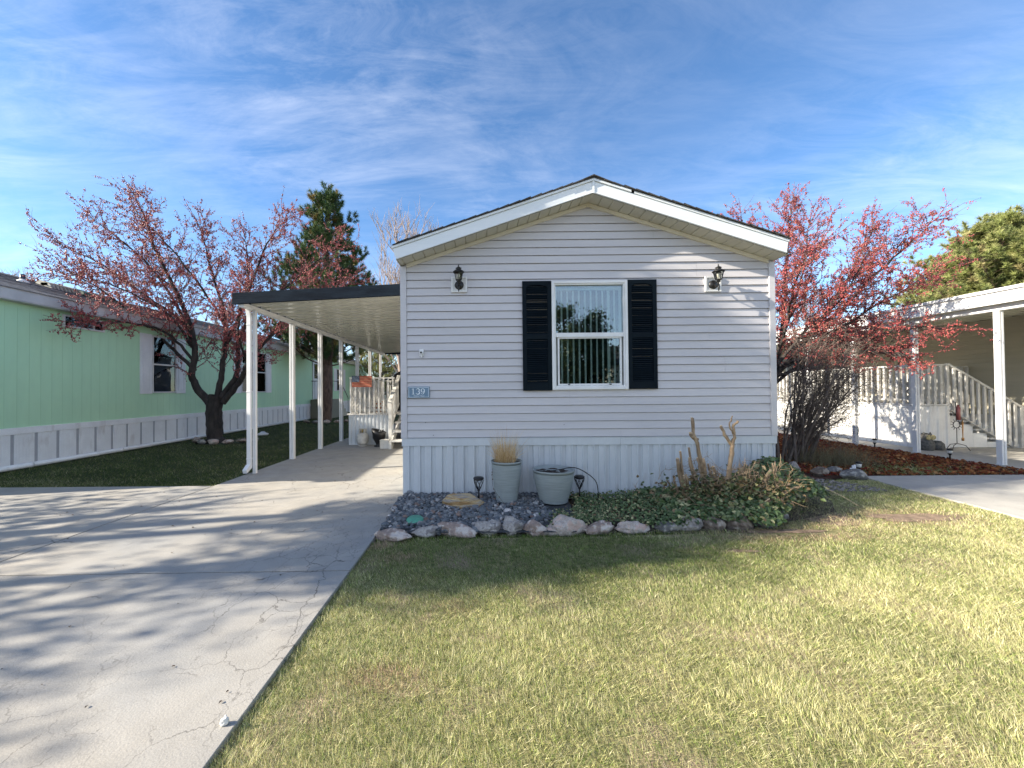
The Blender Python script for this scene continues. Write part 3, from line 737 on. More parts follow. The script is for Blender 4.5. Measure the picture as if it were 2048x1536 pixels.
part('fascia', SLATE, cp, lambda m: m.prism([(-4.14, 2.852), (XL - 0.03, 2.985), (XL - 0.03, 3.175), (-4.14, 3.04)], 'y', 6.545, 6.595), 0.004, label='dark slate wooden front fascia')
part('fascia', SLATE, cp, lambda m: m.box(-4.145, -4.115, 6.597, Y1c + 0.05, 2.885, 3.035), label='dark slate side fascia')
part('beam', WHITE, cp, lambda m: (m.box(-4.06, -3.975, 6.6, Y1c, 2.815, 2.893), m.box(-4.11, -4.062, 6.6, Y1c, 2.86, 2.92), m.box(-3.973, -3.965, 6.6, Y1c, 2.83, 2.85)), 0.004)
part('wall_hanger', WHITE, cp, lambda m: m.box(XL - 0.06, XL - 0.028, 6.6, Y1c, 2.95, 3.02))
part('end_cap', SLATE, cp, lambda m: m.box(-4.11, XL - 0.03, Y1c + 0.002, Y1c + 0.04, 2.86, 3.0))
m = MB()
def postshape(m, x, y, h, w=0.11, z0=0.0):
    g = 0.016
    m.box(x - w / 2, x - g / 2, y - w / 2, y + w / 2, z0, h); m.box(x + g / 2, x + w / 2, y - w / 2, y + w / 2, z0, h)
    m.box(x - g / 2, x + g / 2, y - w / 2 + 0.015, y + w / 2 - 0.015, z0, h)
    m.box(x - w / 2 - 0.004, x + w / 2 + 0.004, y - w / 2 - 0.004, y + w / 2 + 0.004, z0, z0 + 0.012)
for i in range(7):
    m = MB(); yy = 6.90 + 1.426 * i
    postshape(m, -3.965 if i == 0 else -4.0, yy, 2.814, 0.055 if i == 0 else 0.088); m.build('post', WHITE, cp, 0.003)
ds = MB()
ds.prism([(-4.065, 6.82), (-3.997, 6.82), (-3.997, 6.87), (-4.065, 6.87)], 'z', 0.10, 2.70)
ds.bar((-4.031, 6.845, 2.69), (-4.05, 6.84, 2.83), 0.068, 0.05)
ds.prism([(6.72, 0.03), (6.80, 0.07), (6.87, 0.10), (6.87, 0.17), (6.80, 0.16), (6.70, 0.09)], 'x', -4.067, -3.995)
for z in (0.25, 1.4, 2.55): ds.box(-4.069, -3.993, 6.815, 6.875, z, z + 0.02)
ds.build('downspout', WHITE, cp, 0.004)

# ------------------------------------------------------------------ deck behind the carport
dk = empty('porch_deck', (-2.9, 10.4, 0), 'white railed porch deck with ribbed metal skirting under the carport', 'deck')
def corr(m, x0, x1, y, z0, z1, per=0.10, dep=0.02):
    pts = []; x = x0
    while x < x1:
        for a, d in ((0, 0), (per * .35, 0), (per * .5, dep), (per * .85, dep)):
            pts.append((min(x + a, x1), d))
        x += per
    pts.append((x1, 0))
    for (a, da), (b, db) in zip(pts[:-1], pts[1:]):
        if b > a: m.quad((a, y + da, z0), (b, y + db, z0), (b, y + db, z1), (a, y + da, z1))
DY = 10.4
part('skirting', GALV, dk, lambda m: (corr(m, -3.5, -2.36, DY, 0.02, 0.77), [m.box(-3.53, -3.5, DY + 0.01, 14, 0.0, 0.77)], m.box(-3.52, -2.35, DY - 0.012, DY + 0.03, 0.0, 0.03)))
part('floor', DECKW, dk, lambda m: (m.box(-3.56, -2.32, DY - 0.03, 14, 0.772, 0.81), m.box(-2.318, -1.1, 10.9, 14, 0.772, 0.81)), 0.004)
def lattice(m, x0, x1, z0, z1, P, sp=0.105, w=0.032, t=0.006):
    """diagonal lattice in a rectangle; P(u,z,d) maps to 3-D"""
    import itertools
    for s_ in (1, -1):
        k = -(z1 - z0)
        while k < (x1 - x0) + (z1 - z0):
            # line u = x0 + k + s*(z-z0)
            pts = []
            for zz_ in (z0, z1):
                u = x0 + k + (zz_ - z0) if s_ == 1 else x0 + k + (z1 - zz_)
                pts.append((u, zz_))
            (ua, za_), (ub, zb_) = pts
            def clip(ua, za_, ub, zb_):
                dz = (zb_ - za_); du = ub - ua
                t0, t1 = 0.0, 1.0
                for lim, sg in ((x0, 1), (x1, -1)):
                    fa, fb = sg * (ua - lim), sg * (ub - lim)
                    if fa < 0 and fb < 0: return None
                    if fa < 0: t0 = max(t0, fa / (fa - fb))
                    elif fb < 0: t1 = min(t1, fa / (fa - fb))
                if t1 - t0 < 0.02: return None
                return (ua + du * t0, za_ + dz * t0, ua + du * t1, za_ + dz * t1)
            c = clip(ua, za_, ub, zb_)
            if c:
                dd = 0.0 if s_ == 1 else t * 1.2
                h = w / 2 * 1.414
                a, b, c_, d_ = c
                m.mesh([P(a - h if False else a, b - h, dd), P(c_, d_ - h, dd), P(c_, d_ + h, dd), P(a, b + h, dd)], [(0, 1, 2, 3)])
                m.mesh([P(a, b - h, dd + t), P(c_, d_ - h, dd + t), P(c_, d_ + h, dd + t), P(a, b + h, dd + t)], [(3, 2, 1, 0)])
            k += sp
def rail_x(m, x0, x1, y, zf, h=0.94, sp=0.125, bw=0.036):
    m.box(x0, x1, y - 0.045, y + 0.045, zf + h - 0.035, zf + h); m.box(x0, x1, y - 0.02, y + 0.02, zf + 0.07, zf + 0.11)
    n = max(2, int((x1 - x0) / sp))
    for i in range(n + 1):
        x = x0 + 0.03 + (x1 - x0 - 0.06) * i / n
        m.box(x - bw / 2, x + bw / 2, y - 0.018 - bw, y - 0.018, zf - 0.03, zf + h - 0.036)
def rail_y(m, x, y0, y1, zf, h=0.94, sp=0.125, bw=0.036):
    m.box(x - 0.045, x + 0.045, y0, y1, zf + h - 0.035, zf + h); m.box(x - 0.02, x + 0.02, y0, y1, zf + 0.07, zf + 0.11)
    n = max(2, int((y1 - y0) / sp))
    for i in range(n + 1):
        y = y0 + 0.03 + (y1 - y0 - 0.06) * i / n
        m.box(x - 0.018 - bw, x - 0.018, y - bw / 2, y + bw / 2, zf - 0.03, zf + h - 0.036)
part('railing', DECKW, dk, lambda m: rail_x(m, -3.5, -2.34, DY + 0.03, 0.81))
part('railing', DECKW, dk, lambda m: rail_y(m, -3.47, DY + 0.08, 13.9, 0.81))
part('railing', DECKW, dk, lambda m: rail_x(m, -3.42, -1.1, 13.95, 0.81))
part('lattice', DECKW, dk, lambda m: (lattice(m, -3.48, -2.36, 0.83, 1.18, lambda u, z, d: (u, DY + 0.055 + d, z)), m.box(-3.48, -2.36, DY + 0.05, DY + 0.07, 1.18, 1.205)))
stp = empty('porch_steps', (-1.7, 9.7, 0), 'white wooden steps with slanting handrail between the deck and the grey house', 'steps')
part('tread', DECKW, stp, lambda m: [m.box(-2.28, -1.12, 9.58 + 0.3 * i, 9.58 + 0.3 * i + 0.31, 0.165 + 0.2 * i, 0.205 + 0.2 * i) for i in range(4)], 0.003)
part('stringer', DECKW, stp, lambda m: (m.prism([(9.6, 0), (9.75, 0), (10.85, 0.70), (10.85, 0.80), (9.6, 0.16)], 'x', -2.27, -2.23),
                                        m.box(-2.30, -2.24, 9.585, 9.63, 0, 0.163)))
def hr(m):
    m.box(-2.36, -2.285, 9.86, 9.94, 0.0, 1.10)
    m.bar((-2.32, 9.8, 1.11), (-2.32, 10.9, 1.80), 0.09, 0.04); m.bar((-2.32, 9.95, 0.52), (-2.32, 10.85, 1.05), 0.04, 0.04)
    for k in range(6): yk = 10.05 + 0.14 * k; m.box(-2.338, -2.302, yk, yk + 0.036, 0.53 + (yk - 9.95) * 0.6, 1.10 + (yk - 9.8) * 0.62)
part('handrail', DECKW, stp, hr)
# flag plaque
fl = empty('flag_panel', (-3.16, DY - 0.05, 1.53), 'weathered stars and stripes panel hung on the deck railing', 'flag')
FR = pmat('faded_red', (0.42, 0.075, 0.04), (0.30, 0.05, 0.03), 8, 0.7); FW = pmat('rusty_cream', (0.55, 0.26, 0.16), (0.46, 0.20, 0.12), 8, 0.7); FB = pmat('faded_blue', (0.04, 0.07, 0.13), None, 8, 0.7)
fx0, fx1, fz0, fz1 = -3.42, -2.90, 1.50, 1.785; fy = DY - 0.075
for k in range(13):
    h = (fz1 - fz0) / 13
part('red_stripes', FR, fl, lambda m: [m.box(fx0, fx1, fy, fy + 0.012, fz1 - (k + 1) * h, fz1 - k * h) for k in range(0, 13, 2)])
part('pale_stripes', FW, fl, lambda m: [m.box(fx0, fx1, fy + 0.0035, fy + 0.0119, fz1 - (k + 1) * h + .0005, fz1 - k * h - .0005) for k in range(1, 13, 2)])
part('canton', FB, fl, lambda m: m.box(fx0 - 0.001, fx0 + 0.20, fy - 0.004, fy - 0.0005, fz1 - 7 * h, fz1 + 0.001))
def stars(m):
    for r_ in range(9):
        for c_ in range(6 if r_ % 2 == 0 else 5):
            cx = fx0 + 0.018 + 0.033 * c_ + (0.0165 if r_ % 2 else 0); cz = fz1 - 0.014 - r_ * 0.0158
            P = [(cx + (0.0065 if i % 2 == 0 else 0.0026) * math.sin(i * math.pi / 5), fy - 0.0055, cz + (0.0065 if i % 2 == 0 else 0.0026) * math.cos(i * math.pi / 5)) for i in range(10)]
            m.quad(*P[::-1])
part('stars', PLW, fl, stars)
# propane tank
pt = empty('propane_tank', (-3.09, 10.14, 0), 'white propane tank standing against the deck skirting', 'gas tank')
TNK = pmat('tank_white', (0.60, 0.59, 0.56), (0.42, 0.41, 0.38), 9, 0.45, 0.2, 30)
part('tank', TNK, pt, lambda m: (m.lathe([(0.10, 0), (0.105, 0.03), (0.10, 0.03)], (-3.09, 10.14, 0), 24), m.lathe([(0.0, 0.03), (0.08, 0.035), (0.135, 0.07), (0.152, 0.12), (0.152, 0.25), (0.138, 0.30), (0.09, 0.335), (0.0, 0.35)], (-3.09, 10.14, 0), 32)))
part('collar', TNK, pt, lambda m: [m.bar((-3.09 + 0.085 * math.cos(a), 10.14 + 0.085 * math.sin(a), 0.325), (-3.09 + 0.085 * math.cos(a), 10.14 + 0.085 * math.sin(a), 0.44), 0.055, 0.006, up=(math.cos(a), math.sin(a), 0)) for a in [R(x) for x in range(0, 360, 36) if x not in (252, 288)]])
part('valve', pmat('brass', (0.5, 0.36, 0.13), None, 9, 0.35, metallic=0.8), pt, lambda m: (m.lathe([(0.02, 0.34), (0.018, 0.40), (0.03, 0.405), (0.03, 0.42), (0, 0.425)], (-3.09, 10.14, 0), 12), m.bar((-3.09, 10.14, 0.385), (-3.09, 10.09, 0.385), 0.022)))
# black pot / coal bucket
cb = empty('coal_scuttle', (-2.66, 10.08, 0), 'tall black flared scuttle with a bail handle beside the propane tank', 'bucket')
def scut(m):
    n = 28; prof = [(0.12, 0), (0.125, 0.02), (0.07, 0.05), (0.085, 0.09), (0.15, 0.20), (0.165, 0.30), (0.185, 0.40), (0.176, 0.40), (0.15, 0.30), (0.13, 0.20), (0.0, 0.12)]
    b0 = len(m.v); m.lathe(prof, (-2.66, 10.08, 0), n)
    for i in range(b0, len(m.v)):
        x, y_, z = m.v[i]
        if z > 0.18: m.v[i] = (x - 0.0, y_, z + max(0, z - 0.18) * (-(x + 2.66)) * 1.3)
part('bucket', BLACK, cb, scut)
part('handle', GALV, cb, lambda m: m.tube([(-2.66 + 0.02, 9.93, 0.36), (-2.60, 9.98, 0.42), (-2.54, 10.06, 0.46), (-2.52, 10.1, 0.455), (-2.60, 10.2, 0.42), (-2.64, 10.23, 0.36)], 0.006, 6))
part('crate', DECKW, bx_ := empty('wooden_box', (-2.42, 9.75, 0), 'small weathered white wooden box at the foot of the porch steps', 'box'), lambda m: (m.box(-2.52, -2.32, 9.66, 9.86, 0, 0.19), m.box(-2.53, -2.31, 9.65, 9.87, 0.192, 0.21), m.box(-2.525, -2.505, 9.652, 9.659, 0, 0.19), m.box(-2.335, -2.315, 9.652, 9.659, 0, 0.19)), 0.004)
# covered grill on deck
gr = empty('covered_grill', (-2.05, 11.9, 0.81), 'large grill under a black cover on the porch deck', 'grill')
CLOTH = pmat('black_cover', (0.012, 0.012, 0.014), (0.006, 0.006, 0.008), 5, 0.75, 0.8, 6, stretch=(2, 2, 0.5), bdist=0.03)
def cover(m):
    m.smooth = True
    nx, nz = 24, 9
    lv = [(1.0, 0.812), (0.985, 1.1), (0.97, 1.4), (0.99, 1.62), (0.98, 1.74), (0.90, 1.86), (0.72, 1.95), (0.40, 1.995), (0.0, 2.0)]
    vs = []
    for k, (s_, z) in enumerate(lv):
        for j in range(nx):
            a = 2 * math.pi * j / nx; c, s2 = math.cos(a), math.sin(a)
            ex = 0.35
            X = math.copysign(abs(c) ** ex, c) * 0.66 * s_ * (1 + 0.02 * math.sin(5 * a + k)); Y = math.copysign(abs(s2) ** ex, s2) * 0.33 * (s_ if s_ > 0.5 else s_ * 1.2) * (1 + 0.03 * math.sin(7 * a))
            vs.append((-2.05 + X, 11.9 + Y, z))
    m.mesh(vs, [(k * nx + j, k * nx + (j + 1) % nx, (k + 1) * nx + (j + 1) % nx, (k + 1) * nx + j) for k in range(len(lv) - 1) for j in range(nx)])
part('cover', CLOTH, gr, cover)
part('side_frame', BLACK, gr, lambda m: (m.tube([(-2.72, 11.7, 1.95), (-2.98, 11.7, 1.95), (-3.0, 11.7, 1.93), (-3.0, 11.7, 1.74)], 0.014, 8), m.tube([(-2.72, 11.7, 1.74), (-3.03, 11.7, 1.76)], 0.02, 8), m.box(-3.0, -2.72, 11.6, 11.8, 1.70, 1.73)))
tb = empty('terracotta_pot', (-2.95, 11.2, 0.81), 'small orange clay pot on the deck seen through the railing', 'pot')
part('pot', pmat('terracotta', (0.42, 0.17, 0.08), None, 9, 0.8), tb, lambda m: m.lathe([(0.07, 0), (0.11, 0.26), (0.125, 0.26), (0.125, 0.31), (0.105, 0.31), (0.10, 0.25), (0, 0.25)], (-2.95, 11.2, 0.81), 20))

# ------------------------------------------------------------------ green neighbour home (left)
GX = -8.81; GY0, GY1 = 5.05, 30.0
gh = empty('mint_green_home', (-11.2, 5.1, 0), 'long mint green mobile home with white skirting along the left lawn', 'house')
def gwall(m):
    # panel siding with shallow vertical grooves; openings for the windows
    y = GY0
    m.quad((GX, GY0, 0.70), (GX, GY1, 0.70), (GX, GY1, 3.12), (GX, GY0, 3.12))
    m.quad((-13.6, GY0, 0.0), (GX, GY0, 0.0), (GX, GY0, 3.12), (-11.2, GY0, 3.9), (-13.6, GY0, 3.12))
    m.quad((-13.6, GY0, 0.0), (-13.6, GY1, 0.0), (-13.6, GY1, 3.12), (-13.6, GY0, 3.12))
    m.quad((-13.6, GY1, 0.0), (GX, GY1, 0.0), (GX, GY1, 3.12), (-11.2, GY1, 3.9), (-13.6, GY1, 3.12))
    while y < GY1:
        m.box(GX + 0.0015, GX + 0.003, y, y + 0.1995, 0.702, 3.118)
        y += 0.2032
part('wall', GREEN, gh, gwall)
def gsk(m):
    y = GY0
    while y < GY1:
        for (a, d0), (b, d1) in zip([(0, 0), (0.325, 0), (0.33, -0.022), (0.388, -0.022), (0.40, 0)][:-1], [(0, 0), (0.325, 0), (0.33, -0.022), (0.388, -0.022), (0.40, 0)][1:]):
            m.quad((GX + 0.02 + d0, y + a, 0), (GX + 0.02 + d1, y + b, 0), (GX + 0.02 + d1, y + b, 0.64), (GX + 0.02 + d0, y + a, 0.64))
        for k in range(5): m.box(GX + 0.0205, GX + 0.0235, y + 0.04 + k * 0.055, y + 0.052 + k * 0.055, 0.0, 0.64)
        y += 0.40
    m.box(-13.62, GX + 0.01, GY0 - 0.02, GY0 - 0.002, 0, 0.64)
part('skirting', GSKIRT, gh, gsk)
GROOVE_SHADE = pmat('groove_shade_grey', (0.42, 0.42, 0.43), (0.36, 0.36, 0.37), 4, 0.6)  # grey strips that paint the shade inside the skirting recesses
for k in range(62): part('skirting_groove_shade', GROOVE_SHADE, gh, lambda m: m.box(GX + 0.0, GX + 0.012, GY0 + 0.4 * k + 0.331, GY0 + 0.4 * k + 0.386, 0.0, 0.638))
part('skirting_trim', GSKIRT, gh, lambda m: m.box(GX - 0.01, GX + 0.036, GY0 - 0.02, GY1, 0.64, 0.765), 0.004)
part('fascia', pmat('mauve_grey_fascia', (0.50, 0.49, 0.49), None, 4, 0.5), gh, lambda m: (m.box(GX + 0.0, GX + 0.20, GY0 - 0.2, GY1 + .2, 3.12, 3.135), m.box(GX + 0.18, GX + 0.205, GY0 - 0.2, GY1 + .2, 3.136, 3.345)), 0.003)
def zgr(x): return 3.34 + 0.33 * (2.6 - abs(x + 11.2))
def groof(m):
    for s_ in (1, -1):
        xe = -11.2 + s_ * 2.62
        nrow = 17
        for k in range(nrow):
            a = -11.2 + s_ * 2.62 * (1 - k / nrow); b = -11.2 + s_ * 2.62 * (1 - (k + 1) / nrow)
            y = GY0 - 0.22
            while y < GY1 + .2:
                L = random.uniform(0.6, 1.1); e = random.uniform(0.006, 0.014)
                ye = min(y + L, GY1 + .2)
                m.quad((a, y, zgr(a) + e), (a, ye, zgr(a) + e), (b, ye, zgr(b)), (b, y, zgr(b)))
                m.quad((a, y, zgr(a)), (a, ye, zgr(a)), (a, ye, zgr(a) + e), (a, y, zgr(a) + e))
                y = ye
    m.prism([(-13.8, 3.345), (-8.6, 3.345), (-11.2, zgr(-11.2) - 0.01)], 'y', GY0 - 0.2, GY1 + 0.2)
gro = part('roof', SHING, gh, groof)
part('ridge_cap', SHING, gro, lambda m: m.prism([(-11.38, zgr(-11.38) + 0.016), (-11.2, zgr(-11.2) + 0.03), (-11.02, zgr(-11.02) + 0.016), (-11.02, zgr(-11.02) + .004), (-11.38, zgr(-11.38) + .004)], 'y', GY0 - .23, GY1 + .2))
part('vent_pipe', pmat('dark_pipe', (0.05, 0.06, 0.09), None, 4, 0.5), gro, lambda m: m.lathe([(0.045, 0), (0.045, 0.17), (0.0, 0.17)], (-10.3, 8.85, zgr(-10.3)), 14))
part('pipe_flashing', GSKIRT, gro, lambda m: m.lathe([(0.14, -0.03), (0.09, 0.03), (0.05, 0.06)], (-10.3, 8.85, zgr(-10.3)), 14))
def rv(m, y0, y1):
    m.prism([(-10.75, zgr(-10.75) + .01), (-10.35, zgr(-10.35) + .01), (-10.40, zgr(-10.4) + 0.10), (-10.65, zgr(-10.65) + 0.12)], 'y', y0, y1)
part('roof_vent', pmat('weathered_vent', (0.42, 0.42, 0.36), None, 5, 0.6), gro, lambda m: (rv(m, 9.5, 9.54), [rv(m, 9.56 + 0.09 * k, 9.60 + 0.09 * k) for k in range(8)], m.box(-10.62, -10.45, 9.5, 10.26, zgr(-10.5) + .03, zgr(-10.5) + .10)))
part('roof_vent', pmat('green_vent', (0.05, 0.12, 0.09), None, 5, 0.6), gro, lambda m: rv(m, 10.3, 11.2))
GW = pmat('offwhite_frame', (0.66, 0.64, 0.62), None, 5, 0.5)
def gwindow(y0, y1, z0, z1, shut=True, sw=0.36):
    w = MB(); x = GX + 0.006
    def ringx(m, y0, y1, z0, z1, w_, x0, x1):
        m.box(x0, x1, y0, y0 + w_, z0, z1); m.box(x0, x1, y1 - w_, y1, z0, z1); m.box(x0, x1, y0 + w_, y1 - w_, z0, z0 + w_); m.box(x0, x1, y0 + w_, y1 - w_, z1 - w_, z1)
    ringx(w, y0, y1, z0, z1, 0.035, x, x + 0.04)
    if shut: w.box(x, x + 0.034, y0 + 0.035, y1 - 0.035, (z0 + z1) / 2 - 0.02, (z0 + z1) / 2 + 0.02)
    else: w.box(x, x + 0.034, (y0 + y1) / 2 + 0.2, (y0 + y1) / 2 + 0.225, z0 + 0.035, z1 - 0.035)
    wo_ = w.build('window', GW, gh, 0.003)
    part('pane', SIDEGLASS, wo_, lambda m: m.box(x + 0.014, x + 0.017, y0 + 0.035, y1 - 0.035, z0 + 0.035, z1 - 0.035))
    part('curtain', CURT if shut else DKROOM, wo_, lambda m: m.box(x + 0.001, x + 0.006, y0 + 0.036, y1 - 0.036, z0 + 0.036, z1 - 0.036))
    if shut:
        for a in (y0 - sw - 0.004, y1 + 0.004):
            def sh(m):
                zc_ = z0 + (z1 - z0) * 0.56
                m.box(x, x + 0.022, a, a + sw, z0 - 0.02, z1 + 0.02)
                for p, q in ((z0 + 0.06, zc_ - 0.04), (zc_ + 0.04, z1 - 0.06)):
                    ringx(m, a + 0.06, a + sw - 0.06, p, q, 0.014, x + 0.0222, x + 0.030)
                    m.box(x + 0.0222, x + 0.028, a + 0.09, a + sw - 0.09, p + 0.03, q - 0.03)
            part('shutter', WHITE, gh, sh, 0.003, label='white panelled shutter')
gwindow(10.53, 11.36, 1.39, 2.92)
gwindow(14.43, 16.06, 1.37, 2.92, sw=0.42)
gwindow(8.28, 9.19, 2.80, 3.06, False)
gwindow(23.8, 24.9, 1.4, 2.7, sw=0.4)
gd = part('door', WHITE, gh, lambda m: (m.box(GX + 0.006, GX + 0.05, 20.45, 21.4, 0.98, 3.0), m.box(GX + 0.05, GX + 0.065, 20.55, 21.3, 1.1, 1.9)), 0.004)
part('pane', SIDEGLASS, gd, lambda m: m.box(GX + 0.051, GX + 0.06, 20.6, 21.25, 2.05, 2.8))
part('drain_pipe', GSKIRT, gp := empty('drain_pipe', (GX + 0.12, 5.2, 0.05), 'white pipe lying along the foot of the green house skirting', 'pipe'),
     lambda m: (m.tube([(GX + 0.12, 4.6, 0.045), (GX + 0.12, 19.8, 0.045)], 0.048, 14), [m.tube([(GX + 0.12, y, 0.045), (GX + 0.12, y + 0.05, 0.045)], 0.054, 14) for y in (7.6, 8.9, 9.5, 10.3, 13.0, 16)]))
st = empty('green_home_steps', (-8.0, 21, 0), 'boxed landing with dark handrails at the green home door', 'steps')
part('landing', pmat('olive_box', (0.20, 0.19, 0.14), None, 4, 0.7), st, lambda m: m.box(GX + 0.03, -7.75, 20.2, 21.7, 0, 0.96), 0.005)
part('step', TAN, st, lambda m: [m.box(GX + 0.04, -7.8, 21.701 + 0.28 * k, 21.98 + 0.28 * k, 0, 0.78 - 0.19 * k) for k in range(4)], 0.004)
part('railing', BLACK, st, lambda m: (m.tube([(-7.8, 20.25, 0.96), (-7.8, 20.25, 1.9), (-7.8, 21.7, 1.9), (-7.8, 22.9, 1.0)], 0.018, 6), m.tube([(-8.75, 20.22, 1.9), (-7.8, 20.22, 1.9)], 0.018, 6), [m.tube([(-8.7 + 0.13 * k, 20.22, 0.96), (-8.7 + 0.13 * k, 20.22, 1.9)], 0.008, 5) for k in range(7)], m.tube([(-7.8, 22.9, 0.1), (-7.8, 22.9, 1.0)], 0.018, 6)))
part('lid', WHITE, empty('lawn_cap', (-7.27, 13.1, 0), 'small white cleanout cap in the shaded lawn by the green house', 'cap'), lambda m: m.lathe([(0.17, -0.03), (0.17, 0.02), (0.10, 0.045), (0.05, 0.09), (0, 0.095)], (-7.27, 13.1, 0.0), 20))

# ------------------------------------------------------------------ tan neighbour home (right) with awning and deck
TX = 12.3
th = empty('tan_home', (14.5, 6, 0), 'tan sided home in deep shade behind the right hand awning', 'house')
def twall(m):
    z = 0.7
    while z < 3.0:
        m.quad((TX - 0.03, 5.0, z), (TX - 0.03, 26, z), (TX, 26, z + 0.115), (TX, 5.0, z + 0.115)); m.quad((TX, 5, z), (TX, 26, z), (TX - 0.03, 26, z), (TX - 0.03, 5, z))
        z += 0.115
    m.quad((TX, 5, 0), (17, 5, 0), (17, 5, 3.1), (14.6, 5, 3.9), (TX, 5, 3.1)); m.quad((17, 5, 0), (17, 26, 0), (17, 26, 3.1), (17, 5, 3.1)); m.quad((TX, 26, 0), (17, 26, 0), (17, 26, 3.1), (14.6, 26, 3.9), (TX, 26, 3.1))
part('wall', TAN, th, twall)
part('skirting', GSKIRT, th, lambda m: m.box(TX - 0.012, TX + 0.02, 5, 26, 0, 0.70))
part('roof', SHING, th, lambda m: m.prism([(TX - 0.25, 3.05), (17.2, 3.05), (17.2, 3.13), (14.6, 3.98), (TX - 0.25, 3.16)], 'y', 4.8, 26.2))
td = part('door', WHITE, th, lambda m: m.box(TX - 0.06, TX - 0.012, 13.2, 14.15, 1.02, 3.0), 0.004)
part('pane', SIDEGLASS, td, lambda m: m.box(TX - 0.066, TX - 0.061, 13.4, 13.95, 1.9, 2.8))
tw = part('window', GW, th, lambda m: (m.box(TX - 0.06, TX - 0.012, 15.2, 16.3, 1.7, 2.8)), 0.003)
part('pane', SIDEGLASS, tw, lambda m: m.box(TX - 0.066, TX - 0.061, 15.27, 16.23, 1.77, 2.73))
wl = empty('wall_plaque', (TX - 0.05, 12.0, 2.3), 'dark framed plaque on the tan wall under the awning', 'plaque')  # built as a framed plaque, no mirror glass
part('frame', BLACK, wl, lambda m: (m.box(TX - 0.07, TX - 0.02, 11.35, 11.45, 2.18, 2.58), m.box(TX - 0.07, TX - 0.02, 12.0, 12.1, 2.18, 2.58), m.box(TX - 0.07, TX - 0.02, 11.45, 12.0, 2.18, 2.27), m.box(TX - 0.07, TX - 0.02, 11.45, 12.0, 2.49, 2.58)), 0.01)
part('panel', GSKIRT, wl, lambda m: m.box(TX - 0.05, TX - 0.022, 11.451, 11.999, 2.271, 2.489))
aw = empty('awning', (9.2, 7, 0), 'white awning on square posts along the right hand neighbour home', 'awning')
part('fascia', WHITE, aw, lambda m: (m.box(9.06, 9.09, 4.2, 17.5, 2.85, 3.10), m.box(9.02, 9.0595, 4.2, 17.5, 3.06, 3.115), m.box(9.02, 9.0595, 4.2, 17.5, 2.84, 2.875)), 0.004)
part('beam', WHITE, aw, lambda m: m.box(9.15, 9.27, 4.2, 17.5, 2.74, 2.84), 0.004)
def awr(m):
    y = 4.2
    while y < 17.5:
        for (a, za_), (b, zb_) in zip(prof[:-1], prof[1:]):
            for t in (0, 0.003): m.quad((9.09, y + a, 2.88 + za_ + t), (9.09, y + b, 2.88 + zb_ + t), (TX, y + b, 3.0 + zb_ + t), (TX, y + a, 3.0 + za_ + t))
        y += 0.305
part('roof_pan', CPW, aw, awr)
for i in range(7):
    m = MB(); yy = 5.79 + 1.4 * i
    if i == 0: continue
    postshape(m, 9.2, yy, 2.739, 0.085); m.build('post', WHITE, aw, 0.003)
# deck
rd = empty('neighbour_deck', (10.5, 9.1, 0), 'white deck with lattice and picket railing under the right hand awning', 'deck')
DX = 9.85; DZ = 1.0
def corry(m, x, y0, y1, z0, z1, per=0.2, dep=0.015):
    y = y0
    while y < y1:
        for (a, da), (b, db) in zip([(0, 0), (.06, 0), (.065, dep), (.10, dep), (.105, 0)], [(.06, 0), (.065, dep), (.10, dep), (.105, 0), (.2, 0)]):
            m.quad((x + da, y + a, z0), (x + db, y + b, z0), (x + db, y + b, z1), (x + da, y + a, z1))
        y += per
part('skirting', GSKIRT, rd, lambda m: (corry(m, DX, 9.1, 17.4, 0, DZ - 0.05), corr(m, DX, 10.5, 9.1, 0, DZ - 0.05, 0.2, 0.015), m.box(DX - 0.015, DX + 0.02, 9.11, 17.4, DZ - 0.09, DZ - 0.045)))
part('floor', DECKW, rd, lambda m: (m.box(DX - 0.03, 10.5, 9.07, 17.4, DZ - 0.04, DZ), m.box(10.502, TX - 0.02, 10.2, 17.4, DZ - 0.04, DZ)), 0.003)
part('railing', DECKW, rd, lambda m: rail_y(m, DX + 0.04, 9.1, 17.3, DZ, 0.90, 0.15, 0.05))
part('railing', DECKW, rd, lambda m: rail_x(m, DX, 10.48, 9.14, DZ, 0.90, 0.15, 0.05))
part('railing', DECKW, rd, lambda m: rail_x(m, 10.5, TX - 0.05, 10.24, DZ, 0.90, 0.15, 0.05))
part('lattice', DECKW, rd, lambda m: lattice(m, 9.12, 17.3, DZ + 0.02, DZ + 0.55, lambda u, z, d: (DX + 0.07 + d, u, z), sp=0.15, w=0.044))
part('lattice', DECKW, rd, lambda m: lattice(m, DX, 10.5, DZ + 0.02, DZ + 0.55, lambda u, z, d: (u, 9.19 + d, z), sp=0.15, w=0.044))
part('lattice', DECKW, rd, lambda m: lattice(m, 10.5, TX - 0.05, DZ + 0.02, DZ + 0.85, lambda u, z, d: (u, 10.28 + d, z), sp=0.15, w=0.044))
rs = empty('neighbour_steps', (11.2, 9.6, 0), 'white wooden stairs with picket handrails going down to the right of the neighbour deck', 'steps')
NS = 5
def rsteps(m):
    for k in range(NS):
        x0 = 10.52 + 0.32 * k; z = DZ - 0.2 * (k + 1) + 0.02
        m.box(x0, x0 + 0.34, 9.16, 10.16, z - 0.035, z)
part('tread', DECKW, rs, rsteps, 0.003)
part('side_panel', GSKIRT, rs, lambda m: [m.box(10.52 + 0.32 * k, 10.835 + 0.32 * k, 9.22, 9.26, 0, DZ - 0.2 * (k + 1) - 0.08) for k in range(NS - 1)])
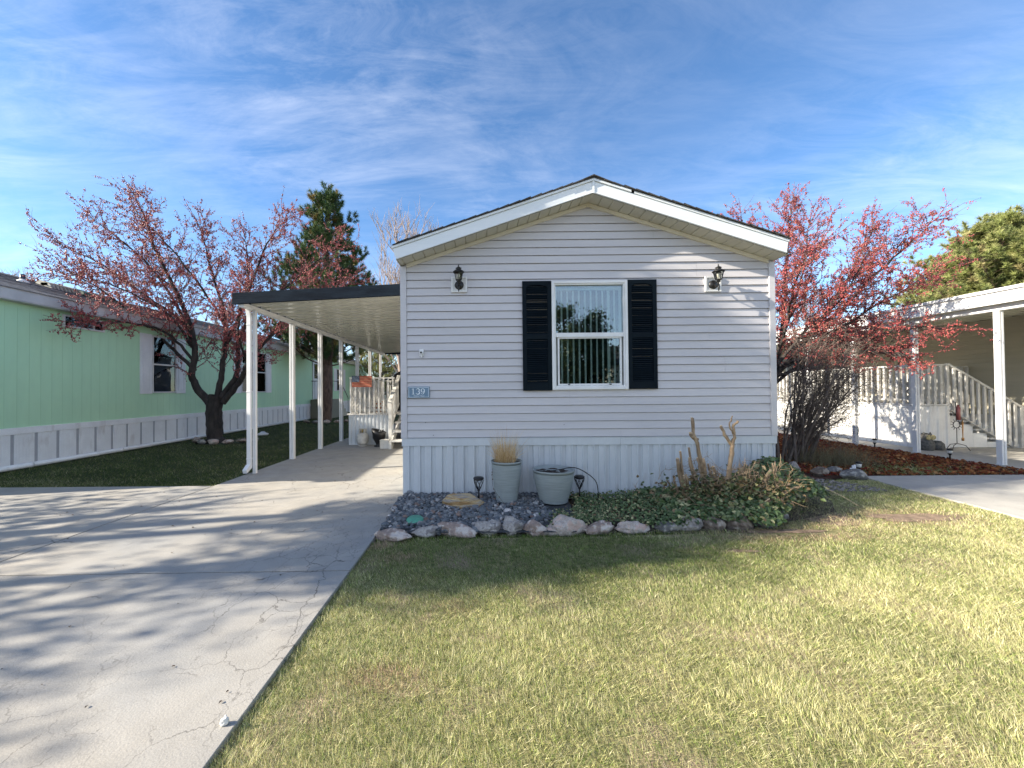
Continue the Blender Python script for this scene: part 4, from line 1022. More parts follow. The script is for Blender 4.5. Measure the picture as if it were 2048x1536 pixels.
for y_ in (9.11, 10.165): part('stringer', DECKW, rs, lambda m: m.prism([(10.5, DZ - 0.12), (12.1, DZ - 1.10), (12.18, DZ - 1.0), (10.5, DZ - 0.01)], 'y', y_, y_ + 0.04))
for y in (9.10, 10.20): part('handrail', DECKW, rs, lambda m: (m.bar((10.45, y, DZ + 0.90), (12.1, y, DZ - 0.10), 0.09, 0.04), [m.box(10.56 + 0.135 * k, 10.61 + 0.135 * k, y - 0.04, y - 0.005, DZ - 0.10 - 0.606 * (0.135 * k + 0.08), DZ + 0.88 - 0.606 * (0.135 * k + 0.14)) for k in range(11)], m.box(12.05, 12.13, y - 0.04, y + 0.04, 0, DZ - 0.10)))
# yard ornaments on the patio
ow = empty('owl_statue', (9.68, 8.9, 0), 'dark stone owl ornament with pale round face by the awning post', 'statue')
STN = pmat('speckled_stone', (0.16, 0.155, 0.14), (0.05, 0.05, 0.05), 26, 0.8, 0.6, 60)
part('body', STN, ow, lambda m: (m.lathe([(0.13, 0), (0.15, 0.04), (0.15, 0.14), (0.13, 0.2), (0.115, 0.22), (0.12, 0.28), (0.10, 0.34), (0.04, 0.37), (0, 0.37)], (9.72, 8.9, 0), 20), [m.lathe([(0.03, 0), (0.0, 0.06)], (9.72 + dx_, 8.86, 0.34), 8) for dx_ in (-0.07, 0.07)]))
part('face', pmat('straw_face', (0.55, 0.47, 0.25), (0.28, 0.22, 0.10), 30, 0.8), ow, lambda m: [m.lathe([(0.058, 0), (0.05, 0.012), (0.03, 0.006), (0.012, 0.016), (0, 0.018)], (9.72 + dx_ , 8.785, 0.285), 18, M=Matrix.Rotation(R(90), 3, 'X')) for dx_ in (-0.05, 0.05)])
gn = empty('stone_ornament', (9.98, 8.92, 0), 'low rounded grey stone ornament right of the owl', 'ornament')
part('body', STN, gn, lambda m: m.lathe([(0.12, 0), (0.14, 0.05), (0.13, 0.13), (0.08, 0.19), (0, 0.20)], (9.98, 8.92, 0), 18))
spn = empty('sun_stake', (10.3, 8.8, 0), 'black iron garden stand with a sun shaped ring and hanging tube', 'garden ornament')
def sunst(m):
    x, y = 10.3, 8.8
    for a in (200, 330, 90): m.tube([(x + 0.2 * math.cos(R(a)), y + 0.2 * math.sin(R(a)), 0), (x + 0.13 * math.cos(R(a)), y + 0.13 * math.sin(R(a)), 0.11), (x, y, 0.15)], 0.007, 6)
    m.tube([(x, y, 0.15), (x, y, 0.48)], 0.007, 6)
    P = [(x + 0.075 * math.cos(R(a)), y, 0.56 + 0.075 * math.sin(R(a))) for a in range(0, 361, 20)]
    m.tube(P, 0.008, 6, cap=False)
    for a in range(0, 360, 30): m.tube([(x + 0.085 * math.cos(R(a)), y, 0.56 + 0.085 * math.sin(R(a))), (x + 0.13 * math.cos(R(a)), y, 0.56 + 0.13 * math.sin(R(a)))], 0.005, 5)
    m.tube([(x - 0.01, y, 0.63), (x - 0.01, y, 1.05)], 0.006, 6); m.tube([(x - 0.06, y, 1.05), (x + 0.05, y, 1.05)], 0.006, 6)
part('stand', BLACK, spn, sunst)
part('tube_feeder', pmat('dusty_red_glass', (0.35, 0.10, 0.09), None, 8, 0.3), spn, lambda m: m.lathe([(0.036, 0.66), (0.036, 0.93), (0.02, 0.95), (0.02, 0.99), (0, 0.99)], (10.34, 8.8, 0), 14))
part('copper_drop', pmat('copper', (0.45, 0.23, 0.08), None, 8, 0.4, metallic=0.6), spn, lambda m: m.lathe([(0.0, 0.2), (0.022, 0.21), (0.022, 0.26), (0.008, 0.28), (0.014, 0.58), (0.005, 0.66)], (10.43, 8.8, 0), 12))

# ------------------------------------------------------------------ pots, lights, stones in the front bed
def pot(x, y, z0, rb, rt, h, lab, ribs, soilz):
    r = empty('planter_pot', (x, y, z0), lab, 'planter', 'ribbed grey green planter pots')
    pr_ = [(0, 0.0), (rb * 0.96, 0.0), (rb, 0.01)]
    n = ribs
    for i in range(n + 1):
        t = i / n; rr = rb + (rt - rb) * (1 - (1 - t) ** 1.5) * 0.86
        z = 0.02 + (h - 0.06) * t
        pr_ += [(rr - 0.0015, z), (rr + 0.0012, z + (h - 0.06) / n * 0.5)]
    pr_ += [(rt - 0.006, h - 0.03), (rt, h - 0.012), (rt + 0.002, h), (rt - 0.010, h), (rt - 0.016, h - 0.02), (rt - 0.02, soilz)]
    part('pot', POTM, r, lambda m: m.lathe(pr_, (x, y, z0), 48))
    ms = MB()
    nn = 28; vs = [(x, y, z0 + soilz + 0.01)]
    for q in range(1, 5):
        for j in range(nn):
            w = 2 * math.pi * j / nn; rr = (rt - 0.021) * q / 4
            vs.append((x + rr * math.cos(w), y + rr * math.sin(w), z0 + soilz + random.uniform(-0.006, 0.012)))
    fs = [(0, 1 + j, 1 + (j + 1) % nn) for j in range(nn)] + [(1 + q * nn + j, 1 + (q + 1) * nn + j, 1 + (q + 1) * nn + (j + 1) % nn, 1 + q * nn + (j + 1) % nn) for q in range(3) for j in range(nn)]
    ms.mesh(vs, fs); ms.build('soil', SOILM, r)
    return r
pot(0.262, 4.82, 0.085, 0.130, 0.186, 0.475, 'tall tapered grey green pot holding dry ornamental grass', 20, 0.44)
pot(0.822, 4.80, 0.075, 0.168, 0.252, 0.385, 'wide low grey green pot without a plant, right of the tall one', 15, 0.34)
# dry grass
def blades_np(P, H, Wd, lean, az, bend, nseg=2):
    """P (N,3) base; H,Wd (N); lean: horizontal reach at tip; az direction; returns V,F"""
    N_ = len(P); side = np.stack([-np.sin(az), np.cos(az), np.zeros(N_)], 1)
    rot = rng.uniform(0, math.pi, N_)
    side = np.stack([np.cos(rot), np.sin(rot), np.zeros(N_)], 1)
    dr = np.stack([np.cos(az), np.sin(az), np.zeros(N_)], 1)
    rows = []
    for k in range(nseg + 1):
        t = k / nseg
        c = P + dr * (lean * t ** bend)[:, None] + np.array([0, 0, 1.0]) * (H * (t - 0.12 * t * t))[:, None]
        w = Wd * (1 - t) ** 0.6
        if k < nseg: rows += [c - side * w[:, None] / 2, c + side * w[:, None] / 2]
        else: rows += [c]
    k = len(rows)
    V = np.stack(rows, 1).reshape(-1, 3)
    b = np.arange(N_)[:, None] * k
    F = []
    for s_ in range(nseg - 1): F.append(b + np.array([2 * s_, 2 * s_ + 1, 2 * s_ + 3, 2 * s_ + 2]))
    Q = np.concatenate(F) if F else np.zeros((0, 4), int)
    T = b + np.array([2 * nseg - 2, 2 * nseg - 1, 2 * nseg])
    return V, ([Q] if len(Q) else []) + [T], k
n_ = 820
ang = rng.uniform(0, 2 * math.pi, n_); rad = rng.uniform(0, 0.13, n_)
P = np.stack([0.245 + rad * np.cos(ang), 4.82 + rad * np.sin(ang), np.full(n_, 0.535)], 1)
H = rng.gamma(7, 0.036, n_).clip(0.1, 0.52); lean = rng.gamma(2, 0.06, n_).clip(0, 0.30)
V, F, k = blades_np(P, H, rng.uniform(0.0018, 0.0036, n_), lean, ang + rng.uniform(-1.3, 1.3, n_), 1.35, 5)
STRAW = cmat('straw', 0.75, 0.2, 0.25)
cs = np.array([(0.62, 0.42, 0.20), (0.74, 0.55, 0.30), (0.48, 0.29, 0.12), (0.82, 0.68, 0.44)])[rng.integers(0, 4, n_)]
gtuft = mesh_np('ornamental_grass', V, F, STRAW, col=np.repeat(cs, k, 0))
tag(gtuft, 'dry straw coloured ornamental grass growing out of the tall pot', 'grass tuft')
n_ = 60; ang = rng.uniform(0, 2 * math.pi, n_)
# solar lights
def solar(x, y, z0, h, lab, grp='black solar path lights in the front bed'):
    r = empty('solar_light', (x, y, z0), lab, 'path light', grp)
    part('cap', BLACK, r, lambda m: m.lathe([(0.055, h - 0.035), (0.062, h - 0.028), (0.064, h - 0.012), (0.05, h), (0.0, h + 0.002)], (x, y, z0), 24))
    def cage(m):
        for k in range(7):
            for s_ in (1, -1):
                P = []
                for t in range(5):
                    q = t / 4; w = 2 * math.pi * k / 7 + s_ * q * 0.9; rr = 0.052 * (1 - q) ** 0.8 + 0.012
                    P.append((x + rr * math.cos(w), y + rr * math.sin(w), z0 + h - 0.035 - q * 0.12))
                m.tube(P, 0.0035, 4)
        m.lathe([(0.012, h - 0.17), (0.018, h - 0.16), (0.013, h - 0.15)], (x, y, z0), 10)
        m.tube([(x, y, z0 - 0.02), (x, y, z0 + h - 0.155)], 0.010, 8)
    part('stake', BLACK, r, cage)
solar(-0.075, 4.86, 0.08, 0.275, 'black caged solar light left of the tall pot, behind the boulder')
solar(1.165, 4.95, 0.07, 0.275, 'black caged solar light right of the wide pot')
def smallsolar(x, y, lab):
    r = empty('solar_light', (x, y, 0), lab, 'path light', 'small stubby solar lights in the leaf bed')
    part('cap', BLACK, r, lambda m: m.lathe([(0.045, 0.17), (0.045, 0.19), (0.02, 0.205), (0, 0.206)], (x, y, 0), 16))
    part('lens', pmat('frosted_lens', (0.75, 0.74, 0.7), None, 5, 0.4), r, lambda m: m.lathe([(0.03, 0.11), (0.036, 0.17)], (x, y, 0), 14))
    part('stake', BLACK, r, lambda m: m.lathe([(0.012, -0.02), (0.012, 0.08), (0.032, 0.10), (0.032, 0.112), (0, 0.112)], (x, y, 0), 12))
smallsolar(9.0, 9.3, 'small solar light between the two far awning posts')
smallsolar(8.93, 7.75, 'small solar light at the edge of the patio right of the owl')
smallsolar(6.03, 6.5, 'small solar light at the corner of the neighbour driveway')
wm = empty('white_tube_ends', (5.93, 6.5, 0), 'three short white pipe stubs beside the grey edging rock', 'pipe stub')
part('tubes', WHITE, wm, lambda m: [m.lathe([(0.014, 0), (0.014, h_), (0.009, h_)], (5.90 + 0.032 * i, 6.5, 0), 10) for i, h_ in enumerate((0.10, 0.14, 0.15))])
# rocks
def rock(name, c, d, seed, mat, lab, cat, group=None, rz=0.0, rug=0.22, flat=0.0, sub=4):
    import bmesh
    bm = bmesh.new(); bmesh.ops.create_icosphere(bm, subdivisions=sub, radius=1.0)
    sv = Vector((seed * 13.7, seed * 7.1, seed * 3.3))
    Mz = Matrix.Rotation(rz, 3, 'Z')
    for v in bm.verts:
        n = v.co.normalized()
        a = mnoise.noise(n * 1.1 + sv) * rug * 1.8 + mnoise.noise(n * 2.7 + sv) * rug * 1.1 + mnoise.noise(n * 6 + sv) * rug * 0.5 + mnoise.noise(n * 14 + sv) * rug * 0.2
        # facet the stone a little with cutting planes
        p = n * (1 + a)
        for q in range(5):
            pn = Vector((math.sin(seed * 3 + q * 2.1), math.cos(seed * 1.7 + q * 1.3), math.sin(q * 1.9 + seed))).normalized()
            dd = p.dot(pn) - 0.80
            if dd > 0: p = p - pn * dd * 0.8
        if flat: p.z = min(p.z, 1 - flat + 0.05 * mnoise.noise(n * 3 + sv))
        q_ = Vector((p.x * d[0] / 2, p.y * d[1] / 2, p.z * d[2] / 2))
        v.co = Mz @ q_
    me = bpy.data.meshes.new(name); bm.to_mesh(me); bm.free()
    me.polygons.foreach_set('use_smooth', [True] * len(me.polygons)); me.materials.append(mat)
    o = bpy.data.objects.new(name, me); C.objects.link(o); o.location = c
    return tag(o, lab, cat, group)
def rockmat(name, c1, c2, c3):
    return pmat(name, c1, c2, 11, 0.9, 1.0, 34, bdist=0.02, fine=0.45, stain=(c3, 13.0, 0.50, 0.60, (1, 1, 1)), lo=0.42, hi=0.58)
RW = rockmat('white_grey_granite', (0.60, 0.56, 0.51), (0.40, 0.36, 0.33), (0.20, 0.18, 0.17))
RP = rockmat('pink_sandstone', (0.48, 0.36, 0.30), (0.34, 0.26, 0.22), (0.54, 0.48, 0.43))
RG = rockmat('grey_field_rock', (0.27, 0.26, 0.25), (0.17, 0.165, 0.16), (0.38, 0.36, 0.32))
RB = rockmat('brown_field_rock', (0.26, 0.20, 0.155), (0.16, 0.125, 0.10), (0.36, 0.31, 0.26))
RWP = rockmat('white_pink_rock', (0.68, 0.61, 0.54), (0.50, 0.42, 0.37), (0.52, 0.38, 0.32))
grp = 'field stones edging the front bed'
EDGE = [
    (-0.91, 3.86, 0.30, 0.17, 0.15, RP, 'flat dusty pink edging stone touching the driveway'),
    (-0.58, 3.95, 0.24, 0.14, 0.13, RW, 'small low grey white edging stone, second from the driveway'),
    (-0.30, 3.99, 0.42, 0.17, 0.17, RP, 'long pink sandstone edging stone, the longest in the row'),
    (0.03, 4.02, 0.25, 0.17, 0.18, RW, 'speckled white edging stone right of the long pink one'),
    (0.28, 4.03, 0.22, 0.19, 0.27, RW, 'upright pointed grey edging stone below the tall pot'),
    (0.50, 3.99, 0.22, 0.17, 0.19, RP, 'brownish pink edging stone between the pointed and the big white stone'),
    (0.80, 4.02, 0.36, 0.22, 0.27, RWP, 'largest white and pink edging stone in the middle of the row'),
    (1.14, 4.01, 0.27, 0.16, 0.16, RP, 'reddish mottled edging stone right of the large white one'),
    (1.48, 4.03, 0.30, 0.16, 0.16, RWP, 'low pale edging stone half under the ivy'),
    (1.84, 4.04, 0.22, 0.14, 0.13, RG, 'small flat grey edging stone at the bare soil'),
    (2.06, 4.09, 0.25, 0.18, 0.21, RW, 'pale rounded edging stone under the cut shrub'),
    (2.33, 4.10, 0.22, 0.17, 0.19, RB, 'brown grey round edging stone under the cut shrub'),
    (2.60, 4.13, 0.27, 0.20, 0.22, RB, 'wide brown edging stone with streaks under the cut shrub'),
    (2.93, 4.20, 0.25, 0.20, 0.22, RG, 'light grey edging boulder at the right corner of the row'),
    (3.22, 4.42, 0.20, 0.18, 0.22, RG, 'grey edging stone tucked behind the corner boulder'),
    (3.46, 4.72, 0.20, 0.18, 0.20, RG, 'dark grey edging stone at the right side under the ivy'),
]
for i, (x, y, a, b, h_, mt, lab) in enumerate(EDGE):
    rock('edging_stone', (x, y + 0.03, h_ * 0.03), (a * 1.1, b * 1.0, h_ * 0.92), i + 1, mt, lab, 'stone', grp, rz=random.uniform(-0.25, 0.25))
rock('boulder', (-0.245, 4.66, 0.095), (0.44, 0.26, 0.26), 31, pmat('banded_sandstone', (0.66, 0.50, 0.27), (0.42, 0.25, 0.10), 5, 0.85, 1.0, 9, stretch=(0.8, 0.8, 7), bstretch=(0.6, 0.6, 7), bdist=0.05, fine=0.25, lo=0.42, hi=0.58,
     stain=((0.34, 0.29, 0.24), 3.5, 0.50, 0.60, (1.2, 1.2, 11))), 'yellow banded sandstone boulder on the river gravel', 'boulder', rug=0.12, flat=0.25)
rock('stepping_stone', (-0.83, 4.70, 0.045), (0.27, 0.20, 0.07), 33, pmat('tan_flagstone', (0.36, 0.31, 0.22), (0.28, 0.24, 0.17), 6, 0.85, 0.4, 30), 'flat tan stone lying in the gravel by the house corner', 'stone', rug=0.08, flat=0.3)
gc = MB(); gc.lathe([(0.0, 0.02), (0.085, 0.02), (0.088, 0.03), (0.088, 0.058), (0.083, 0.064), (0, 0.066)], (-0.735, 4.21, -0.005), 32)
go = gc.build('valve_lid', pmat('aged_green_plastic', (0.10, 0.36, 0.25), (0.08, 0.30, 0.21), 20, 0.55, 0.2, 60, fine=0.15), loc=(-0.735, 4.21, 0.0)); go.location.z = 0.012; tag(go, 'round green plastic valve lid in the river gravel', 'lid')
go.rotation_euler = (R(8), 0, 0)
for i, (x, y, a, b, h_, mt, lab) in enumerate([
    (5.16, 6.72, 0.18, 0.15, 0.20, RW, 'upright pale round stone at the foot of the bare bush'),
    (5.42, 6.52, 0.30, 0.14, 0.13, RB, 'long tan edging stone in the fallen leaves, second from the bush'),
    (5.78, 6.68, 0.28, 0.14, 0.11, RG, 'low greenish grey stone half buried in red leaves'),
    (5.72, 6.25, 0.40, 0.26, 0.16, RG, 'broad dark grey rock beside the white pipe stubs')]):
    rock('bed_stone', (x, y, h_ * 0.25), (a, b, h_ * 1.2), 50 + i, mt, lab, 'stone', 'stones edging the leaf bed', rug=0.12)
# stones ringing the trees on the left lawn
def treering(cx, cy, r, n, lab, seed):
    mm = [RP, RB, RG, RWP]
    for i in range(n):
        a = math.pi * (1.08 + 0.84 * i / (n - 1))
        pos = ['leftmost', 'second', 'third', 'fourth', 'fifth', 'sixth', 'seventh', 'eighth', 'ninth', 'rightmost']
        p = 'rightmost' if i == n - 1 else pos[i]
        rock('ring_stone', (cx + r * math.cos(a), cy + r * 0.8 * math.sin(a), 0.05), (random.uniform(.24, .36), 0.18, random.uniform(.12, .17)), seed + i, mm[i % 4],
             '%s stone counted from the left in the ring round the %s' % (p, lab), 'stone', 'ring stones round the ' + lab, rz=a + math.pi / 2, rug=0.15, sub=3)
treering(-7.35, 11.5, 0.85, 7, 'berry tree trunk', 70)
treering(-7.15, 18.2, 0.95, 6, 'pine trunk', 90)

# river gravel: several thousand pebbles, one heap
import bmesh
bm = bmesh.new(); bmesh.ops.create_icosphere(bm, subdivisions=2, radius=1.0)
IV = np.array([v.co[:] for v in bm.verts]); IF = np.array([[v.index for v in f.verts] for f in bm.faces]); bm.free()
bm = bmesh.new(); bmesh.ops.create_icosphere(bm, subdivisions=1, radius=1.0)
IV1 = np.array([v.co[:] for v in bm.verts]); IF1 = np.array([[v.index for v in f.verts] for f in bm.faces]); bm.free()
def rotmats(n, full=True):
    q = rng.normal(size=(n, 4)); q /= np.linalg.norm(q, axis=1)[:, None]
    if not full: q[:, 1:3] *= 0.22; q /= np.linalg.norm(q, axis=1)[:, None]
    w, x, y, z = q.T
    return np.stack([1 - 2 * (y * y + z * z), 2 * (x * y - z * w), 2 * (x * z + y * w), 2 * (x * y + z * w), 1 - 2 * (x * x + z * z), 2 * (y * z - x * w), 2 * (x * z - y * w), 2 * (y * z + x * w), 1 - 2 * (x * x + y * y)], 1).reshape(-1, 3, 3)
def scatter_blobs(P, S, base=(IV, IF), full=False):
    V0, F0 = base; n = len(P); Rm = rotmats(n, full)
    V = np.einsum('nij,nvj->nvi', Rm, V0[None] * S[:, None, :]) + P[:, None, :]
    F = F0[None] + (np.arange(n) * len(V0))[:, None, None]
    return V.reshape(-1, 3), F.reshape(-1, 3)
def bedz(x, y):
    t = np.clip((y - 4.0) / 0.7, 0, 1); return 0.015 + 0.06 * t
n_ = 5200
X = rng.uniform(-1.04, 0.95, n_); Y = rng.uniform(3.98, 5.15, n_)
right = 0.52 + 0.28 * (Y - 4.0) + 0.10 * np.sin(Y * 9)
left = np.full(n_, -1.04)
ok = (X < right + rng.normal(0, 0.05, n_)) & (Y > 4.0 + 0.06 * np.sin(X * 4))
X, Y = X[ok], Y[ok]; n_ = len(X)
s = rng.gamma(6, 0.0024, n_) + 0.006
S = np.stack([s * rng.uniform(.9, 1.3, n_), s * rng.uniform(.8, 1.1, n_), s * rng.uniform(.45, .75, n_)], 1)
P = np.stack([X, Y, bedz(X, Y) + rng.uniform(-0.012, 0.016, n_)], 1)
V, F = scatter_blobs(P, S)
pal = np.array([(0.11, 0.125, 0.14), (0.15, 0.16, 0.17), (0.07, 0.08, 0.09), (0.22, 0.225, 0.225), (0.30, 0.29, 0.28), (0.22, 0.15, 0.12), (0.50, 0.46, 0.43), (0.13, 0.12, 0.12)])
ci = rng.choice(len(pal), n_, p=[.26, .22, .17, .13, .08, .05, .03, .06])
col = pal[ci] * rng.uniform(0.75, 1.25, (n_, 1))
PEB = cmat('river_pebble', 0.55, 0.5, fine=0.25, fscale=60)
g = mesh_np('river_gravel', V, F, PEB, col=np.repeat(col, len(IV), 0), smooth=True)
tag(g, 'blue grey river gravel covering the left end of the front bed', 'gravel', kind='stuff')
m = MB(); m.quad((-1.05, 3.95, 0.008), (0.9, 3.95, 0.008), (1.0, 4.7, 0.06), (-1.05, 4.7, 0.06)); m.quad((-1.05, 4.7, 0.06), (1.0, 4.7, 0.06), (1.0, 5.155, 0.07), (-1.05, 5.155, 0.07))
m.build('gravel_base', pmat('dark_grit', (0.06, 0.065, 0.07), (0.03, 0.033, 0.036), 60, 0.9, 0.8, 120))['kind'] = 'structure'
# a thin strip of grey pebbles right of the ivy
n_ = 1100; X = rng.uniform(3.9, 5.5, n_); Y = rng.uniform(5.5, 6.5, n_); ok = (np.abs((X - 4.8) / 0.8 + (Y - 6.0) / 0.9) < 0.7)
X, Y = X[ok], Y[ok]; n_ = len(X); s = rng.uniform(0.008, 0.02, n_)
V, F = scatter_blobs(np.stack([X, Y, np.full(n_, -0.012)], 1), np.stack([s * 1.2, s, s * .6], 1), (IV1, IF1))
g = mesh_np('grey_gravel', V, F, PEB, col=np.repeat(np.array([(0.30, 0.27, 0.25)]) * rng.uniform(0.5, 1.3, (n_, 1)), len(IV1), 0), smooth=True)
tag(g, 'scattered grey brown gravel between the ivy and the leaf bed', 'gravel', kind='stuff')

# ------------------------------------------------------------------ leaves: ivy mound, fallen leaves
def leaf_cards(P, size, nrm, az, fold=0.25, asp=0.72):
    """rhombic folded leaves: 6 verts, 2 quads"""
    n = len(P)
    nrm = nrm / np.linalg.norm(nrm, axis=1)[:, None]
    t = np.stack([np.cos(az), np.sin(az), np.zeros(n)], 1); t = t - nrm * np.sum(t * nrm, 1)[:, None]; t /= np.linalg.norm(t, axis=1)[:, None] + 1e-9
    b = np.cross(nrm, t); s = size[:, None]
    rows = [P - t * s * 0.5, P - t * s * 0.12 + b * s * asp * 0.5 + nrm * s * fold * .5, P + t * s * 0.25 + b * s * asp * 0.36 + nrm * s * fold * .4, P + t * s * 0.55 - nrm * s * 0.1,
            P + t * s * 0.25 - b * s * asp * 0.36 + nrm * s * fold * .4, P - t * s * 0.12 - b * s * asp * 0.5 + nrm * s * fold * .5]
    V = np.stack(rows, 1).reshape(-1, 3); k = np.arange(n)[:, None] * 6
    return V, [np.concatenate([k + np.array([0, 3, 2, 1]), k + np.array([0, 5, 4, 3])])]
LEAF = cmat('ivy_leaf', 0.42, 0.5, 0.22)
def ivz(x, y):
    base = 0.06 + 0.03 * np.sin(x * 5) * np.sin(y * 6)
    mound = 0.22 * np.exp(-(((x - 2.65) / 0.75) ** 2 + ((y - 4.55) / 0.40) ** 2))
    m2 = 0.42 * np.exp(-(((x - 3.5) / 0.50) ** 2 + ((y - 4.9) / 0.45) ** 2))
    m3 = 0.06 * np.exp(-(((x - 1.7) / 0.5) ** 2 + ((y - 4.9) / 0.4) ** 2))
    return base + mound + m2 + m3
n_ = 21000
X = rng.uniform(0.45, 4.25, n_); Y = rng.uniform(4.0, 5.95, n_)
front = 4.06 + 0.05 * np.sin(X * 6) + np.where(X > 2.9, (X - 2.9) * 0.62, 0)
leftb = 0.62 + 0.42 * (Y - 4.05) + 0.08 * np.sin(Y * 11)
rightb = 4.1 - 0.35 * np.abs(Y - 5.1)
ok = (Y > front + rng.normal(0, 0.03, n_)) & (X > leftb + rng.normal(0, 0.05, n_)) & (X < rightb + rng.normal(0, 0.06, n_)) & ((Y < 5.12) | (X > 3.85)) & ~(((X - 0.822) ** 2 + (Y - 4.8) ** 2) < 0.24 ** 2)
X, Y = X[ok], Y[ok]; n_ = len(X)
Z = ivz(X, Y); eps = 0.02
gx = (ivz(X + eps, Y) - Z) / eps; gy = (ivz(X, Y + eps) - Z) / eps
nr = np.stack([-gx, -gy - 0.35, np.ones(n_)], 1) + rng.normal(0, 0.42, (n_, 3))
depth = rng.uniform(0, 1, n_)
P = np.stack([X, Y, Z * 1.0 + 0.01 - depth * np.minimum(Z * 0.6, 0.10) + rng.exponential(0.008, n_)], 1)
size = np.where(X < 1.9, rng.uniform(0.020, 0.038, n_), rng.uniform(0.034, 0.075, n_))
V, F = leaf_cards(P, size, nr, rng.uniform(-math.pi, 0.2, n_))
pal = np.array([(0.06, 0.105, 0.035), (0.09, 0.145, 0.05), (0.13, 0.185, 0.075), (0.21, 0.25, 0.11), (0.44, 0.42, 0.22), (0.26, 0.17, 0.09)])
pr1 = np.array([.28, .28, .2, .12, .07, .05]); pr2 = np.array([.08, .14, .22, .22, .24, .10])
mixp = np.clip(np.exp(-((X - 1.0) / 0.4) ** 2 - ((Y - 4.3) / 0.3) ** 2) * 1.1, 0, 1) + 0.45 * np.exp(-((X - 2.4) / 0.6) ** 2 - ((Y - 4.4) / 0.35) ** 2)  # paler mix at the front left puts sunlight into the leaf colour
pick2 = rng.random(n_) < mixp
ci = np.where(pick2, rng.choice(6, n_, p=pr2), rng.choice(6, n_, p=pr1))
g = mesh_np('ivy', V, F, LEAF, col=np.repeat(pal[ci] * rng.uniform(0.75, 1.2, (n_, 1)), 6, 0))
tag(g, 'low green ivy ground cover spreading over the front bed', 'ivy', kind='stuff')
n_ = 700
X = rng.uniform(0.9, 3.3, n_); Y = rng.uniform(4.35, 5.1, n_)
P = np.stack([X, Y, ivz(X, Y) * 0.3], 1); V, F, k = blades_np(P, ivz(X, Y) * rng.uniform(.6, 1.1, n_), np.full(n_, 0.004), rng.uniform(0, .1, n_), rng.uniform(0, 6.28, n_), 1.0, 2)
g = mesh_np('ivy_stems', V, F, STRAW, col=np.repeat(np.array([(0.16, 0.10, 0.05)]) * rng.uniform(.6, 1.6, (n_, 1)), k, 0)); tag(g, 'thin brown ivy stems under the leaves', 'ivy', kind='stuff')

n_ = 26000
X = rng.uniform(4.2, 9.0, n_); Y = rng.uniform(6.2, 15, n_)
ok = (Y > 6.42 + 0.25 * (X < 5.4)) & (rng.random(n_) < np.clip(1.25 - (Y - 6.5) / 9, 0.2, 1)) & (X > 3.9 + 0.1 * Y * 0)
grassy = np.exp(-(((X - 7.2) / 0.9) ** 2 + ((Y - 7.0) / 0.55) ** 2))
ok &= rng.random(n_) > grassy * 0.75
X, Y = X[ok], Y[ok]; n_ = len(X)
P = np.stack([X, Y, rng.uniform(-0.02, 0.02, n_)], 1)
V, F = leaf_cards(P, rng.uniform(0.035, 0.075, n_), np.array([[0, -0.25, 1.0]]) + rng.normal(0, 0.38, (n_, 3)), rng.uniform(0, 6.28, n_), fold=0.4)
pal = np.array([(0.26, 0.085, 0.03), (0.34, 0.14, 0.05), (0.18, 0.05, 0.025), (0.10, 0.035, 0.02), (0.42, 0.23, 0.10), (0.22, 0.035, 0.025)])
ci = rng.choice(6, n_, p=[.25, .2, .2, .15, .08, .12])
g = mesh_np('fallen_leaves', V, F, cmat('dead_leaf', 0.7, 0.2, 0.15), col=np.repeat(pal[ci] * rng.uniform(.7, 1.2, (n_, 1)), 6, 0))
tag(g, 'rust red fallen leaves carpeting the bed beside the neighbour patio', 'leaves', kind='stuff')
# dry leaves caught by the house and on the lawn
lf = [(3.0, 3.25), (3.3, 2.98), (4.35, 2.35), (2.4, 1.6), (1.05, 1.30)]

